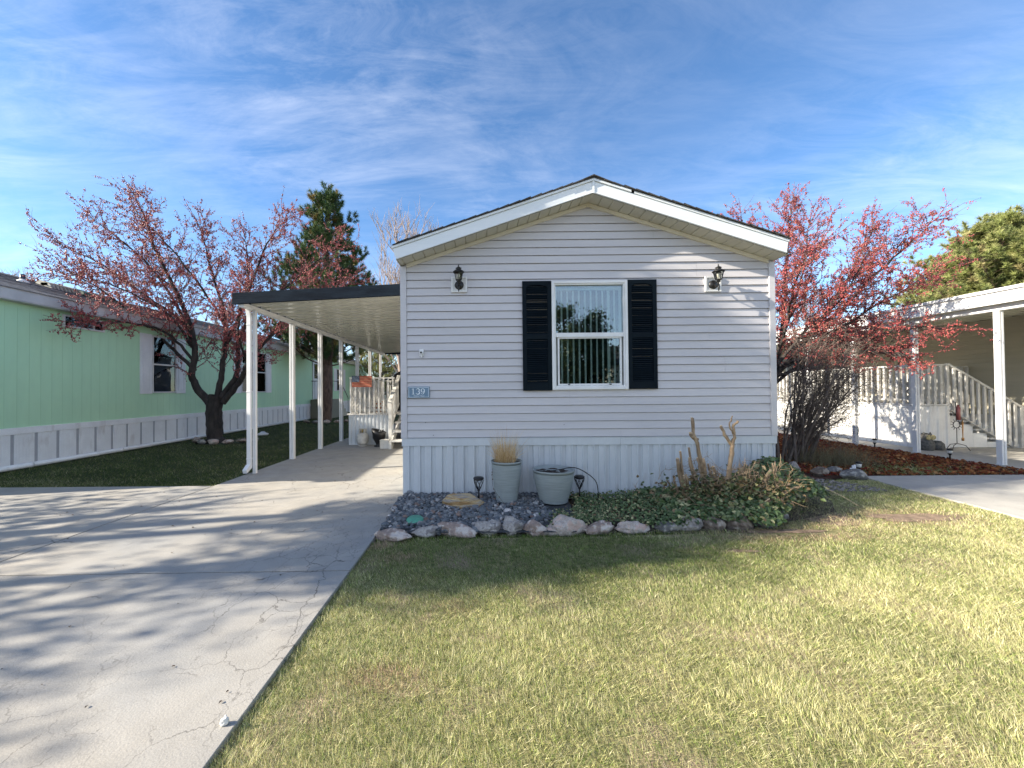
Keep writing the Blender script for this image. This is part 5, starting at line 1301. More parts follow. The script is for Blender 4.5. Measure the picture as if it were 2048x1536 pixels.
# ------------------------------------------------------------------ grass
GRASS = cmat('grass_blade', 0.5, 0.4, 0.25)
def fbm(x, y, sc, seed=0):
    v = np.zeros_like(x); a = 1.0; f = sc
    for o in range(4):
        ph = seed * 1.7 + o * 2.3
        v += a * (np.sin(x * f + 1.3 * np.sin(y * f * 0.8 + ph) + ph) * np.cos(y * f * 1.1 + 1.1 * np.cos(x * f * 0.7 + ph * 2) - ph)); a *= 0.55; f *= 2.05
    return v / 2.0
def make_grass(X, Y, hscale, wscale, name, lab, strawf, seed, z0=-0.05, dark=1.0):
    n = len(X)
    patch = fbm(X, Y, 2.2, seed) + 0.6 * fbm(X, Y, 9.0, seed + 3)
    H = rng.uniform(0.022, 0.045, n) * hscale * (1 + 0.18 * patch) + 0.008
    wd = rng.uniform(0.0016, 0.0030, n) * wscale
    az = rng.uniform(0, 2 * math.pi, n) * 0.75 + 2.0 * fbm(X, Y, 5.0, seed + 8) + 1.0
    P = np.stack([X, Y, np.full(n, z0)], 1)
    V, F, k = blades_np(P, (H + (-z0) * 0.5) * rng.uniform(0.7, 1.1, n), wd, rng.uniform(0.008, 0.07, n) * hscale, az, 1.7, 2)
    pg = np.array([(0.075, 0.14, 0.022), (0.12, 0.20, 0.032), (0.20, 0.28, 0.05), (0.045, 0.085, 0.018)])
    ps = np.array([(0.68, 0.64, 0.32), (0.56, 0.55, 0.24), (0.80, 0.74, 0.48), (0.36, 0.33, 0.15)])
    pb = np.array([(0.40, 0.27, 0.18), (0.50, 0.36, 0.26)])
    sf = np.clip(strawf(X, Y) + 0.16 * patch, 0.03, 0.97)
    iss = rng.random(n) < sf
    pl_ = np.array([(0.20, 0.31, 0.05), (0.30, 0.40, 0.08), (0.15, 0.25, 0.04), (0.40, 0.46, 0.13)])
    lightg = rng.random(n) < sf * 1.1 * dark ** 2  # yellower greens where the lawn lies in sun, light put into the colour
    gcol = np.where(lightg[:, None], pl_[rng.integers(0, 4, n)], pg[rng.integers(0, 4, n)])
    col = np.where(iss[:, None], ps[rng.integers(0, 4, n)], gcol)
    dead = deadf(X, Y); isd = rng.random(n) < dead
    col = np.where(isd[:, None], pb[rng.integers(0, 2, n)], col)
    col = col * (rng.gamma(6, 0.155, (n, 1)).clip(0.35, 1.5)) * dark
    clump = (1 + 0.38 * np.clip(fbm(X, Y, 38.0, seed + 11) + 0.5 * fbm(X, Y, 4.5, seed + 5), -1, 0.6))[:, None]; col = col * clump
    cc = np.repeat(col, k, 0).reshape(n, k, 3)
    cc[:, 0:2] *= 0.5  # blade feet darkened, painting the shade between the blades
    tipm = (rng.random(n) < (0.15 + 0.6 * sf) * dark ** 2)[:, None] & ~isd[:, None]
    cc[:, -1] = np.where(tipm, cc[:, -1] * 0.4 + 0.6 * np.array([0.85, 0.80, 0.48]), cc[:, -1])
    o = mesh_np(name, V, F, GRASS, col=cc.reshape(-1, 3))
    return tag(o, lab, 'grass', kind='stuff')
def gauss(X, Y, cx, cy, sx, sy): return np.exp(-(((X - cx) / sx) ** 2 + ((Y - cy) / sy) ** 2))
def deadf(X, Y):
    return np.clip(0.9 * gauss(X, Y, -0.52, 2.02, 0.17, 0.09) + 0.85 * gauss(X, Y, 4.55, 4.45, 0.55, 0.26) + 0.8 * gauss(X, Y, 2.9, 3.92, 0.7, 0.16) + 0.7 * gauss(X, Y, -0.75, 3.45, 0.22, 0.10) + 0.5 * gauss(X, Y, 3.5, 4.3, .4, .3)
                   + 0.5 * gauss(X, Y, -0.2, 2.65, .12, .08) + 0.5 * gauss(X, Y, 2.25, 3.55, .16, .05) + 0.9 * gauss(X, Y, -0.95, 3.72, .12, .10), 0, 0.95)
def bare(X, Y):
    return np.clip(1.1 * gauss(X, Y, 4.7, 4.42, 0.62, 0.22) + 0.3 * gauss(X, Y, 3.1, 4.0, 0.55, 0.08) + 0.9 * gauss(X, Y, 3.0, 3.98, 0.75, 0.10) + 0.55 * gauss(X, Y, 3.55, 4.25, .4, .25) + 0.75 * gauss(X, Y, 2.25, 3.55, .18, .05) + 0.5 * gauss(X, Y, -0.52, 2.02, .1, .05) + 0.9 * gauss(X, Y, 1.75, 3.94, .35, .06), 0, 1)
def rockline(X): return np.interp(X, [-1.1, -0.6, 0.3, 1.0, 1.9, 2.6, 3.05, 3.5, 4.1, 4.6, 5.3], [3.72, 3.82, 3.87, 3.88, 3.93, 3.96, 4.05, 4.55, 5.2, 5.75, 6.1])
def rightline(Y): return np.interp(Y, [-5, 3.4, 4.6, 5.6, 6.3], [5.5, 5.61, 5.79, 5.85, 5.93])
def lawn_pts(dens0, rmax, seed):
    # sample in (x, y) with density falling with distance from where one stands on the drive
    out = []
    for y0, y1, dens in ((0.75, 1.6, 48000), (1.6, 2.3, 40000), (2.3, 3.2, 27000), (3.2, 4.3, 17000), (4.3, 6.4, 9500)):
        x1 = min(5.95, 1.42 * y1 + 0.3)
        n = int((x1 + 1.08) * (y1 - y0) * dens)
        X = rng.uniform(-1.11, x1, n); Y = rng.uniform(y0, y1, n); out.append((X, Y))
    # thinner sod beyond the view
    n = 60000; X = rng.uniform(-1.08, 5.6, n); Y = rng.uniform(-4.5, 1.0, n); out.append((X, Y))
    n = 22000; X = rng.uniform(2.5, 5.9, n); Y = rng.uniform(0.8, 3.2, n); ok = X > 1.42 * Y + 0.3; out.append((X[ok], Y[ok]))
    X = np.concatenate([o[0] for o in out]); Y = np.concatenate([o[1] for o in out])
    ok = (Y < rockline(X) + 0.11 + 0.02 * np.sin(X * 30)) & (X < rightline(Y) + 0.02 * np.sin(Y * 21)) & (X > -1.068 + 0.012 * np.sin(Y * 17) - rng.exponential(0.018, len(X))) & (rng.random(len(X)) > bare(X, Y))
    return X[ok], Y[ok]
X, Y = lawn_pts(1, 1, 0)
dist = np.clip(np.hypot(X, Y), 1.2, 7)
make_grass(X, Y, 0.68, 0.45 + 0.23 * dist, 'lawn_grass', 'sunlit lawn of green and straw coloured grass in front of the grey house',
           lambda x, y: 0.62 + 0.06 * (x > 1) + 0.16 * fbm(x, y, 1.1, 4) - 0.85 * gauss(x, y, 0.3, 3.55, 2.1, 0.5) - 0.10 * gauss(x, y, 3.0, 3.6, 1.2, 0.4), 2)  # minus terms paint the shade band by the bed in greener blades
m = MB(); XS = np.linspace(-1.07, 5.95, 40); YS = np.linspace(-4.6, 6.35, 60)
# shaped sod base just under the grass
poly = [(-1.068, -4.6), (5.5, -4.6), (5.61, 3.4), (5.79, 4.6), (5.85, 5.6), (5.94, 6.3), (5.3, 6.2), (4.6, 5.8), (4.1, 5.25), (3.5, 4.6), (3.05, 4.1), (2.6, 4.0), (1.9, 3.97), (1.0, 3.92), (0.3, 3.91), (-0.6, 3.88), (-1.068, 3.8)]
plane_struct('lawn_soil', poly, -0.028, pmat('sod_soil', (0.36, 0.32, 0.15), (0.13, 0.14, 0.04), 22, 0.95, 0.9, 70, bdist=0.02, fine=0.4, stain=((0.33, 0.245, 0.17), 2.0, 0.52, 0.66, (1, 1, 1))))
def blob(cx, cy, a, b, sd): return [(cx + a * (1 + 0.18 * math.sin(3 * t + sd) + 0.1 * math.sin(7 * t)) * math.cos(t), cy + b * (1 + 0.18 * math.sin(2 * t + sd) + 0.1 * math.cos(6 * t)) * math.sin(t)) for t in [k * math.pi / 14 for k in range(28)]]
for bl in (blob(4.7, 4.42, 0.5, 0.15, 1), blob(2.95, 4.03, 0.4, 0.06, 2), blob(3.75, 4.45, 0.3, 0.25, 5), blob(2.27, 3.55, 0.14, 0.03, 3)):
    plane_struct('bare_patch', bl, -0.023, DIRT)
n_ = 150000
X = rng.uniform(-8.68, -4.06, n_); Y = 6.02 + 16 * rng.random(n_) ** 1.9
ok = (Y > 6.0) & ((X + 7.4) ** 2 + (Y - 11.4) ** 2 > 0.45)
X, Y = X[ok], Y[ok]
make_grass(X, Y, 1.05, 2.6, 'shaded_lawn_grass', 'deep green lawn in shade between the driveway and the green house', lambda x, y: 0.10 + 0.30 * gauss(x, y, -7.6, 6.4, 1.3, 0.35) + 0.1 * fbm(x, y, 1.3, 2), 5, dark=0.55)  # dark factor puts extra shade into this lawn's blade colour
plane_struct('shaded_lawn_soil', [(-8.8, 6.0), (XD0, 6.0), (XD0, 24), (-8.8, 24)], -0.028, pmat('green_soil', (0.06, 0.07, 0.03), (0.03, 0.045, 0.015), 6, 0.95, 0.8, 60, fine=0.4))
n_ = 9000
X = rng.normal(7.2, 0.8, n_); Y = rng.normal(7.0, 0.45, n_); ok = (Y > 6.47) & (X < 9.0) & (X > 5.9)
make_grass(X[ok], Y[ok], 1.0, 2.2, 'patch_grass', 'thin green grass among the fallen leaves by the neighbour drive', lambda x, y: 0.35 + 0 * x, 9, z0=-0.03)
for i, (x, y) in enumerate(lf[:4]):
    pass
P = np.array([(x, y, 0.012) for x, y in lf]); n_ = len(P)
V, F = leaf_cards(P, rng.uniform(0.03, 0.05, n_), np.array([[0.1, -0.3, 1.0]]) + rng.normal(0, .2, (n_, 3)), rng.uniform(0, 6, n_), fold=0.4)
g = mesh_np('stray_leaves', V, F, cmat('orange_leaf', 0.6, 0.3, 0.2), col=np.repeat(np.array([(0.50, 0.24, 0.09)]) * rng.uniform(.6, 1.2, (n_, 1)), 6, 0)); tag(g, 'few orange dry leaves strewn over the sunny lawn', 'leaves', kind='stuff')
rock('paper_scrap', (-1.115, 1.71, 0.014), (0.034, 0.026, 0.05), 77, pmat('white_paper', (0.66, 0.66, 0.64), (0.5, 0.5, 0.49), 40, 0.8), 'small crumpled white scrap at the lawn edge of the driveway', 'litter', rug=0.4, sub=3)
n_ = 110
P = np.stack([rng.uniform(-5.5, -1.1, n_), rng.uniform(1.2, 8.5, n_), np.full(n_, 0.006)], 1)
V, F = leaf_cards(P, rng.uniform(0.008, 0.028, n_), np.array([[0.0, 0, 1.0]]) + rng.normal(0, .15, (n_, 3)), rng.uniform(0, 6.28, n_), fold=0.3)
g = mesh_np('driveway_debris', V, F, cmat('dry_litter', 0.8, 0.2), col=np.repeat(np.array([(0.10, 0.07, 0.05)]) * rng.uniform(.5, 1.8, (n_, 1)), 6, 0)); tag(g, 'tiny dry leaf bits and grit scattered over the concrete driveway', 'debris', kind='stuff')


# ------------------------------------------------------------------ trees
def catmull(pts, n=5):
    P = [Vector(p) for p in pts]; P = [P[0] * 2 - P[1]] + P + [P[-1] * 2 - P[-2]]; out = []
    for i in range(1, len(P) - 2):
        for k in range(n):
            t = k / n
            out.append(0.5 * ((2 * P[i]) + (P[i + 1] - P[i - 1]) * t + (2 * P[i - 1] - 5 * P[i] + 4 * P[i + 1] - P[i + 2]) * t * t + (3 * P[i] - P[i - 1] - 3 * P[i + 1] + P[i + 2]) * t ** 3))
    out.append(P[-2]); return out
def rvec(s=1.0): return Vector((random.gauss(0, s), random.gauss(0, s), random.gauss(0, s)))
class Tubes:
    """numpy tube collector: each polyline becomes an n-sided tapering tube"""
    def __init__(s): s.V = []; s.Q = []; s.n = 0
    def add(s, pts, r0, r1, n=3):
        P = np.array([p[:] for p in pts], float); k = len(P)
        T = np.gradient(P, axis=0); T /= np.linalg.norm(T, axis=1)[:, None] + 1e-9
        ref = np.array([0.31, 0.57, 0.76]); A = np.cross(T, ref); A /= np.linalg.norm(A, axis=1)[:, None] + 1e-9; B = np.cross(T, A)
        r = np.linspace(r0, r1, k) if not hasattr(r0, '__len__') else np.array(r0)
        w = np.arange(n) * 2 * math.pi / n
        ring_ = P[:, None] + (A[:, None] * np.cos(w)[None, :, None] + B[:, None] * np.sin(w)[None, :, None]) * r[:, None, None]
        s.V.append(ring_.reshape(-1, 3))
        i = np.arange(k - 1)[:, None] * n; j = np.arange(n)[None]; j2 = (j + 1) % n
        s.Q.append(np.stack([i + j, i + j2, i + n + j2, i + n + j], -1).reshape(-1, 4) + s.n)
        s.n += k * n
    def build(s, name, mat, parent):
        return mesh_np(name, np.concatenate(s.V), [np.concatenate(s.Q)], mat, parent, smooth=True)
def grow(T, p, d, L, r, lvl, maxl, tips, upb=0.15, segs=5, wob=0.16, spread=0.8, ratio=(0.45, 0.7), kids=(3, 5), nside=3, outd=None):
    pts = [p.copy()]; q = p.copy(); dd = d.normalized()
    for i in range(segs):
        dd = (dd + rvec(wob) + Vector((0, 0, upb * 0.3))).normalized(); q = q + dd * L / segs; pts.append(q.copy())
    T.add(pts, r, r * 0.35, nside)
    tips.append((pts, lvl))
    if lvl < maxl:
        for i in range(random.randint(*kids)):
            t = random.uniform(0.2, 1.0); idx = min(int(t * segs), segs - 1); b = pts[idx].lerp(pts[idx + 1], t * segs - idx)
            ax = (pts[idx + 1] - pts[idx]).normalized()
            side = (rvec(1.0)); side = (side - ax * side.dot(ax)).normalized()
            nd = (ax * (1 - spread * 0.5) + side * spread + Vector((0, 0, upb))).normalized()
            grow(T, b, nd, L * random.uniform(*ratio), max(r * 0.5, 0.003), lvl + 1, maxl, tips, upb, max(3, segs - 1), wob, spread, ratio, kids, nside)
BERRY = cmat('crabapple_berry', 0.35, 0.5)
def berry_tree(name, base, trunk, limbs, lab, berries=1.0, seed=1, twigscale=1.0, dens=5.0, bs=1.0):
    random.seed(seed)
    r = empty(name, base, lab, 'tree', 'red berried crabapple trees')
    TR = Tubes(); TW = Tubes(); tips = []
    for pts, r0, r1 in trunk: 
        cp_ = catmull(pts, 5); TR.add(cp_, [(r0 + (r1 - r0) * i / (len(cp_) - 1)) * (1 + 0.06 * math.sin(i * 2.3)) for i in range(len(cp_))], None, 12)
    for pts, r0, r1 in limbs:
        cp_ = catmull(pts, 5); n = len(cp_)
        TR.add([c + rvec(0.012) * (i > 1) for i, c in enumerate(cp_)], r0 * 0.70, r1 * 0.6, 7)
        Ls = [(cp_[i + 1] - cp_[i]).length for i in range(n - 1)]; tot = sum(Ls); acc = 0
        for i in range(n - 1):
            f = acc / tot; acc += Ls[i]
            if f < 0.12: continue
            nk = int(Ls[i] * dens * (0.7 + 0.6 * f) + random.random())
            ax = (cp_[i + 1] - cp_[i]).normalized()
            for q in range(nk):
                b = cp_[i].lerp(cp_[i + 1], random.random())
                side = rvec(1.0); side = (side - ax * side.dot(ax)).normalized()
                dd = (ax * 0.75 + side * 0.75 + Vector((0, 0, 0.12))).normalized()
                grow(TW, b, dd, twigscale * random.uniform(0.45, 1.15) * (1.15 - 0.45 * f), 0.011 * (1.2 - 0.5 * f), 1, 3, tips, 0.12, 5, 0.17, 0.75, (0.35, 0.65), (2, 4), 3)
        ax = (cp_[-1] - cp_[-3]).normalized()
        for q in range(3): grow(TW, cp_[-1], (ax + rvec(0.25)).normalized(), twigscale * random.uniform(0.5, 1.0), 0.008, 1, 2, tips, 0.1, 5, 0.1, 0.6, (0.4, 0.7), (2, 4), 3)
    TR.build('trunk', BARK, r); TW.build('twigs', TWIG, r)
    B = []
    for pts, lvl in tips:
        L = (pts[-1] - pts[0]).length
        nb = int(L * 20 * berries + random.random())
        if random.random() < 0.12: continue
        for k in range(nb):
            t = random.uniform(0.08, 0.92) * (len(pts) - 1); i = int(t); c = pts[i].lerp(pts[i + 1], t - i)
            for q in range(random.choice((1, 1, 2, 3))): B.append(c + rvec(0.012) + Vector((0, 0, -0.018)))
    B = np.array([b[:] for b in B]); n = len(B)
    OV = np.array([(1, 0, 0), (-1, 0, 0), (0, 1, 0), (0, -1, 0), (0, 0, 1), (0, 0, -1)], float); OF = np.array([(0, 2, 4), (2, 1, 4), (1, 3, 4), (3, 0, 4), (2, 0, 5), (1, 2, 5), (3, 1, 5), (0, 3, 5)])
    s = bs * rng.uniform(0.010, 0.0175, n); V, F = scatter_blobs(B, np.stack([s, s, s * 1.15], 1), (OV, OF), True)
    pal = np.array([(0.36, 0.06, 0.065), (0.46, 0.10, 0.09), (0.26, 0.035, 0.045), (0.52, 0.21, 0.14), (0.17, 0.045, 0.045)])
    col = pal[rng.choice(5, n, p=[.32, .25, .2, .11, .12])] * rng.uniform(.7, 1.2, (n, 1))
    mesh_np('berries', V, F, BERRY, r, col=np.repeat(col, 6, 0), smooth=True)
    print(name, 'berries', n, 'twigpts', TW.n)
    return r
fk = (-7.58, 11.3, 1.25)
Lb = lambda *p: list(p)
berry_tree('crabapple_tree', (-7.62, 11.3, 0), [([(-7.62, 11.3, -0.05), (-7.64, 11.3, 0.4), (-7.66, 11.3, 0.9), (-7.58, 11.3, 1.30)], 0.205, 0.20), ([(-7.62, 11.3, -0.06), (-7.62, 11.3, 0.12)], 0.30, 0.205)], [
    ([(-7.68, 11.3, 0.95), (-8.05, 11.25, 1.45), (-8.2, 11.2, 1.9), (-8.12, 11.2, 2.7), (-8.3, 11.1, 3.6), (-8.8, 10.9, 4.9), (-9.2, 10.8, 6.1), (-9.45, 10.8, 6.7)], 0.17, 0.02),
    ([(-8.12, 11.2, 2.0), (-8.6, 11.0, 2.6), (-9.2, 10.7, 3.3), (-9.8, 10.3, 4.0), (-10.3, 9.9, 4.4)], 0.08, 0.012),
    ([(-8.15, 11.2, 2.6), (-8.7, 11.3, 3.8), (-9.6, 11.5, 5.0), (-10.4, 11.3, 5.8), (-11.0, 11.2, 6.3)], 0.07, 0.012),
    ([(-8.25, 11.2, 3.2), (-9.1, 11.0, 3.9), (-10.2, 10.7, 4.8), (-10.9, 10.4, 5.2)], 0.06, 0.012),
    ([(-8.18, 11.2, 2.3), (-8.4, 10.7, 2.9), (-8.5, 9.9, 3.1), (-8.6, 9.0, 3.0), (-8.4, 8.2, 2.85)], 0.06, 0.012),
    ([(-8.2, 11.15, 2.7), (-8.2, 10.4, 3.4), (-8.6, 9.4, 3.9), (-8.9, 8.7, 4.0)], 0.05, 0.010),
    ([(-7.56, 11.3, 1.2), (-7.45, 11.3, 1.9), (-7.35, 11.3, 2.6), (-7.3, 11.2, 3.6), (-7.6, 11.1, 4.8), (-7.8, 11.0, 5.9)], 0.13, 0.015),
    ([(-7.33, 11.3, 2.7), (-7.0, 11.4, 3.6), (-6.6, 11.5, 4.8), (-6.1, 11.4, 5.8), (-5.7, 11.3, 6.2)], 0.08, 0.012),
    ([(-7.45, 11.3, 1.25), (-7.05, 11.35, 1.9), (-7.0, 11.4, 2.8), (-6.8, 11.5, 3.6), (-6.9, 11.7, 4.8), (-7.0, 11.7, 5.9)], 0.12, 0.015),
    ([(-7.4, 11.3, 1.1), (-6.9, 11.2, 1.65), (-6.4, 11.0, 2.3), (-5.8, 10.9, 3.0), (-5.2, 10.8, 3.6), (-4.5, 10.8, 4.0)], 0.13, 0.014),
    ([(-6.2, 11.0, 2.6), (-5.6, 11.3, 3.4), (-4.9, 11.7, 4.2), (-4.1, 12.0, 4.6)], 0.06, 0.010),
    ([(-6.9, 11.4, 3.4), (-6.3, 11.5, 4.0), (-5.6, 11.8, 4.7), (-4.9, 12.0, 5.4), (-4.5, 12.1, 5.7)], 0.06, 0.010),
    ([(-6.6, 11.1, 2.2), (-6.4, 10.4, 2.9), (-6.0, 9.8, 3.5), (-5.6, 9.5, 3.9)], 0.05, 0.010),
    ([(-7.3, 11.2, 3.3), (-7.6, 10.6, 4.3), (-8.2, 10.2, 5.3), (-8.7, 10.0, 5.9)], 0.05, 0.010),
    ([(-8.4, 11.1, 3.9), (-8.9, 11.4, 4.4), (-9.9, 11.9, 4.9), (-10.8, 12.0, 5.0)], 0.05, 0.010),
], 'dark trunked crabapple thick with red berries on the left lawn', 1.1, seed=3, dens=11, bs=0.92)
berry_tree('crabapple_tree', (5.95, 8.4, 0), [([(5.95, 8.4, -0.05), (5.93, 8.4, 0.6), (5.95, 8.42, 1.3), (6.0, 8.4, 1.7)], 0.13, 0.10)], [
    ([(5.95, 8.4, 1.2), (5.9, 8.4, 2.3), (5.7, 8.4, 3.4), (5.5, 8.3, 4.3), (5.4, 8.3, 4.7)], 0.08, 0.012),
    ([(5.97, 8.4, 1.3), (6.3, 8.5, 2.3), (6.4, 8.5, 3.4), (6.5, 8.5, 4.6), (6.55, 8.5, 5.1)], 0.08, 0.012),
    ([(6.0, 8.4, 1.5), (6.6, 8.3, 2.3), (7.2, 8.2, 3.2), (7.6, 8.2, 3.9), (8.0, 8.2, 4.6)], 0.08, 0.012),
    ([(6.6, 8.3, 2.4), (7.4, 8.3, 3.0), (8.2, 8.3, 3.8), (8.9, 8.3, 4.4), (9.3, 8.3, 4.8)], 0.06, 0.011),
    ([(6.4, 8.35, 2.1), (7.2, 8.1, 2.6), (7.9, 7.9, 3.1), (8.6, 7.8, 3.5)], 0.05, 0.010),
    ([(6.0, 8.4, 1.6), (6.8, 8.0, 1.95), (7.5, 7.7, 2.35), (8.1, 7.6, 2.5), (8.5, 7.5, 2.5)], 0.05, 0.010),
    ([(6.3, 8.5, 2.4), (6.8, 8.8, 3.2), (7.2, 9.0, 4.0), (7.4, 9.1, 5.0)], 0.05, 0.010),
    ([(6.0, 8.4, 1.7), (6.3, 8.0, 2.4), (6.8, 7.6, 3.1), (7.0, 7.4, 3.7)], 0.05, 0.010),
    ([(5.9, 8.4, 1.9), (5.4, 8.6, 2.6), (5.0, 8.9, 3.3), (4.7, 9.0, 3.9)], 0.05, 0.010),
    ([(6.1, 8.4, 1.5), (6.9, 8.6, 2.0), (7.9, 8.9, 2.4), (8.7, 9.1, 2.6)], 0.05, 0.010),
    ([(6.5, 8.1, 1.9), (7.0, 7.8, 2.05), (7.5, 7.6, 2.05), (7.9, 7.5, 2.0)], 0.04, 0.009),
    ([(6.1, 8.4, 2.0), (6.0, 7.9, 2.8), (5.9, 7.5, 3.5), (6.1, 7.3, 3.9)], 0.045, 0.009),
], 'crabapple with dense red berries rising behind the right corner of the grey house', 1.45, seed=8, twigscale=0.74, dens=17, bs=0.74)

# multi-stemmed bare bush by the right corner
random.seed(21)
bb = empty('bare_bush', (5.95, 7.6, 0), 'tangled leafless grey brown bush between the grey house and the leaf bed', 'bush')
T1 = Tubes(); tips = []
for i in range(30):
    a = random.uniform(0, 2 * math.pi); rr = random.uniform(0.02, 0.35)
    p = Vector((5.9 + rr * math.cos(a), 7.65 + rr * math.sin(a) * 0.6, -0.02))
    lean = Vector((random.uniform(-0.12, 0.62), random.uniform(-0.25, 0.35), 1.0))
    L = random.uniform(1.5, 2.6) * (1 - 0.25 * abs(lean.x)); r0 = random.uniform(0.012, 0.034)
    pts = [p]; d = lean.normalized(); q = p
    for k in range(8):
        d = (d + rvec(0.08) + Vector((0.03, 0, -0.01))).normalized(); q = q + d * L / 8; pts.append(q)
    T1.add(pts, r0, 0.006, 6)
    for k in range(2, 9):
        for z in range(3):
            side = rvec(1); 
            grow(T1, pts[k], (d * 0.7 + side.normalized() * 0.8 + Vector((0.15, 0, 0.15))).normalized(), random.uniform(0.25, 0.6), 0.0055, 1, 3, tips, 0.05, 4, 0.25, 0.9, (0.45, 0.8), (2, 3), 3)
T1.build('stems', GREYTWIG, bb)
n_ = 1500
P = np.stack([rng.normal(6.35, 0.32, n_), rng.normal(7.35, 0.2, n_), np.full(n_, -0.02)], 1)
V, F, k = blades_np(P, rng.uniform(0.15, 0.5, n_), np.full(n_, 0.004), rng.uniform(0.05, 0.3, n_), rng.uniform(0, 6.28, n_), 1.5, 3)
g = mesh_np('dry_grass_clump', V, F, STRAW, col=np.repeat(np.array([(0.20, 0.18, 0.11)]) * rng.uniform(.5, 1.5, (n_, 1)), k, 0)); tag(g, 'drooping dry grey grass clump at the foot of the bare bush', 'grass tuft')

# cut-back shrub in the ivy
random.seed(5)
cs_ = empty('pruned_shrub', (2.6, 4.65, 0), 'hard pruned shrub of bare sawn stems standing in the ivy', 'shrub')
def stem(pts, r0, r1):
    cpt = catmull(pts, 4); m = MB()
    m.tube([c + rvec(0.004) for c in cpt], [(r0 + (r1 - r0) * i / (len(cpt) - 1)) * (1 + 0.10 * math.sin(i * 1.9 + r0 * 900)) for i in range(len(cpt))], 9)
    o = m.build('stem', CUTWOOD, cs_)
    e = MB(); d = (cpt[-1] - cpt[-2]).normalized(); q = cpt[-1] + d * 0.001
    e.tube([q, q + d * 0.003], [r1 * 0.96, r1 * 0.93], 9); e.build('cut_face', CUTEND, o)
stem([(2.50, 4.62, 0.05), (2.52, 4.62, 0.35), (2.46, 4.6, 0.62), (2.40, 4.58, 0.84), (2.36, 4.57, 1.07)], 0.026, 0.017)
stem([(2.43, 4.59, 0.82), (2.36, 4.58, 0.86), (2.345, 4.57, 0.90)], 0.024, 0.022)
stem([(2.74, 4.55, 0.05), (2.74, 4.55, 0.3), (2.77, 4.54, 0.55), (2.79, 4.53, 0.78)], 0.030, 0.022)
stem([(2.79, 4.53, 0.76), (2.72, 4.53, 0.86), (2.66, 4.52, 0.98)], 0.020, 0.015)
stem([(2.79, 4.53, 0.76), (2.82, 4.53, 0.88), (2.80, 4.52, 0.97), (2.84, 4.5, 1.03)], 0.019, 0.012)
stem([(2.80, 4.53, 0.90), (2.76, 4.52, 0.99), (2.79, 4.52, 1.09)], 0.010, 0.007)
stem([(3.05, 4.5, 0.12), (3.08, 4.48, 0.3), (3.16, 4.45, 0.50)], 0.022, 0.018)
stem([(3.25, 4.45, 0.15), (3.33, 4.42, 0.28), (3.42, 4.38, 0.33)], 0.015, 0.014)
stem([(3.2, 4.45, 0.12), (3.27, 4.42, 0.24), (3.32, 4.4, 0.36)], 0.014, 0.012)
stem([(3.18, 4.5, 0.12), (3.24, 4.48, 0.30), (3.27, 4.46, 0.40)], 0.014, 0.011)
for i in range(20):
    x = 2.12 + 0.024 * i + random.uniform(-0.03, 0.03); h_ = random.uniform(0.42, 0.80) - 0.018 * abs(i - 5)
    stem([(2.36 + 0.012 * i, 4.62, 0.06), (x + 0.07, 4.6, h_ * 0.55), (x, 4.57 + random.uniform(-.05, .03), h_)], random.uniform(0.014, 0.022), random.uniform(0.010, 0.015))
for i in range(30):
    x = random.uniform(2.35, 3.3); h_ = random.uniform(0.30, 0.62)
    stem([(x, 4.6, 0.08), (x + random.uniform(-.05, .05), 4.57, h_ * 0.6), (x + random.uniform(-.1, .1), 4.54, h_)], random.uniform(0.006, 0.012), random.uniform(0.004, 0.008))
T2 = Tubes(); tips = []
for i in range(190):
    p = Vector((random.gauss(2.75, 0.35), random.uniform(4.3, 4.7), random.uniform(0.12, 0.5)))
    grow(T2, p, Vector((random.gauss(0, 1), random.gauss(-0.3, 0.5), random.uniform(0, 1))), random.uniform(0.08, 0.24), 0.003, 1, 2, tips, 0.1, 4, 0.2, 0.8, (0.5, 0.8), (1, 3), 3)
T2.build('twigs', CUTWOOD, cs_)
n_ = 1700
P = np.stack([rng.normal(2.75, 0.33, n_), rng.normal(4.48, 0.12, n_), np.abs(rng.normal(0.26, 0.09, n_))], 1)
V, F = leaf_cards(P, rng.uniform(0.025, 0.06, n_), rng.normal(size=(n_, 3)) + np.array([[0, -0.6, 0.4]]), rng.uniform(0, 6.28, n_), fold=0.5)
cl_ = np.array([(0.16, 0.11, 0.055), (0.22, 0.16, 0.08), (0.10, 0.14, 0.05), (0.30, 0.29, 0.14), (0.08, 0.10, 0.04)])[rng.integers(0, 5, n_)]
mesh_np('dry_leaves', V, F, LEAF, cs_, col=np.repeat(cl_, 6, 0))
# loose pale twigs sticking out of the ivy
m = MB(); m.tube(catmull([(3.9, 4.95, 0.24), (4.05, 4.88, 0.21), (4.2, 4.78, 0.13), (4.35, 4.70, 0.02)], 4), 0.004, 6)
o = m.build('loose_stem', CUTEND, loc=(3.9, 4.3, 0)); tag(o, 'pale bent stem arching from the ivy onto the grass', 'stem')
m = MB(); m.tube(catmull([(2.35, 4.35, 0.16), (2.6, 4.28, 0.07), (2.85, 4.26, 0.14), (3.0, 4.25, 0.24)], 4), 0.006, 6)
o = m.build('loose_stem', CUTEND, loc=(2.6, 4.3, 0)); tag(o, 'pale curved stem lying low across the ivy under the pruned shrub', 'stem')
m = MB(); m.tube(catmull([(0.62, 4.68, 0.455), (0.8, 4.62, 0.475), (1.03, 4.66, 0.50), (1.2, 4.7, 0.42), (1.32, 4.75, 0.30), (1.36, 4.82, 0.10)], 5), 0.0055, 6)
o = m.build('black_hose', BLACK, loc=(1.0, 4.7, 0)); tag(o, 'thin black irrigation hose arching over the wide pot', 'hose')
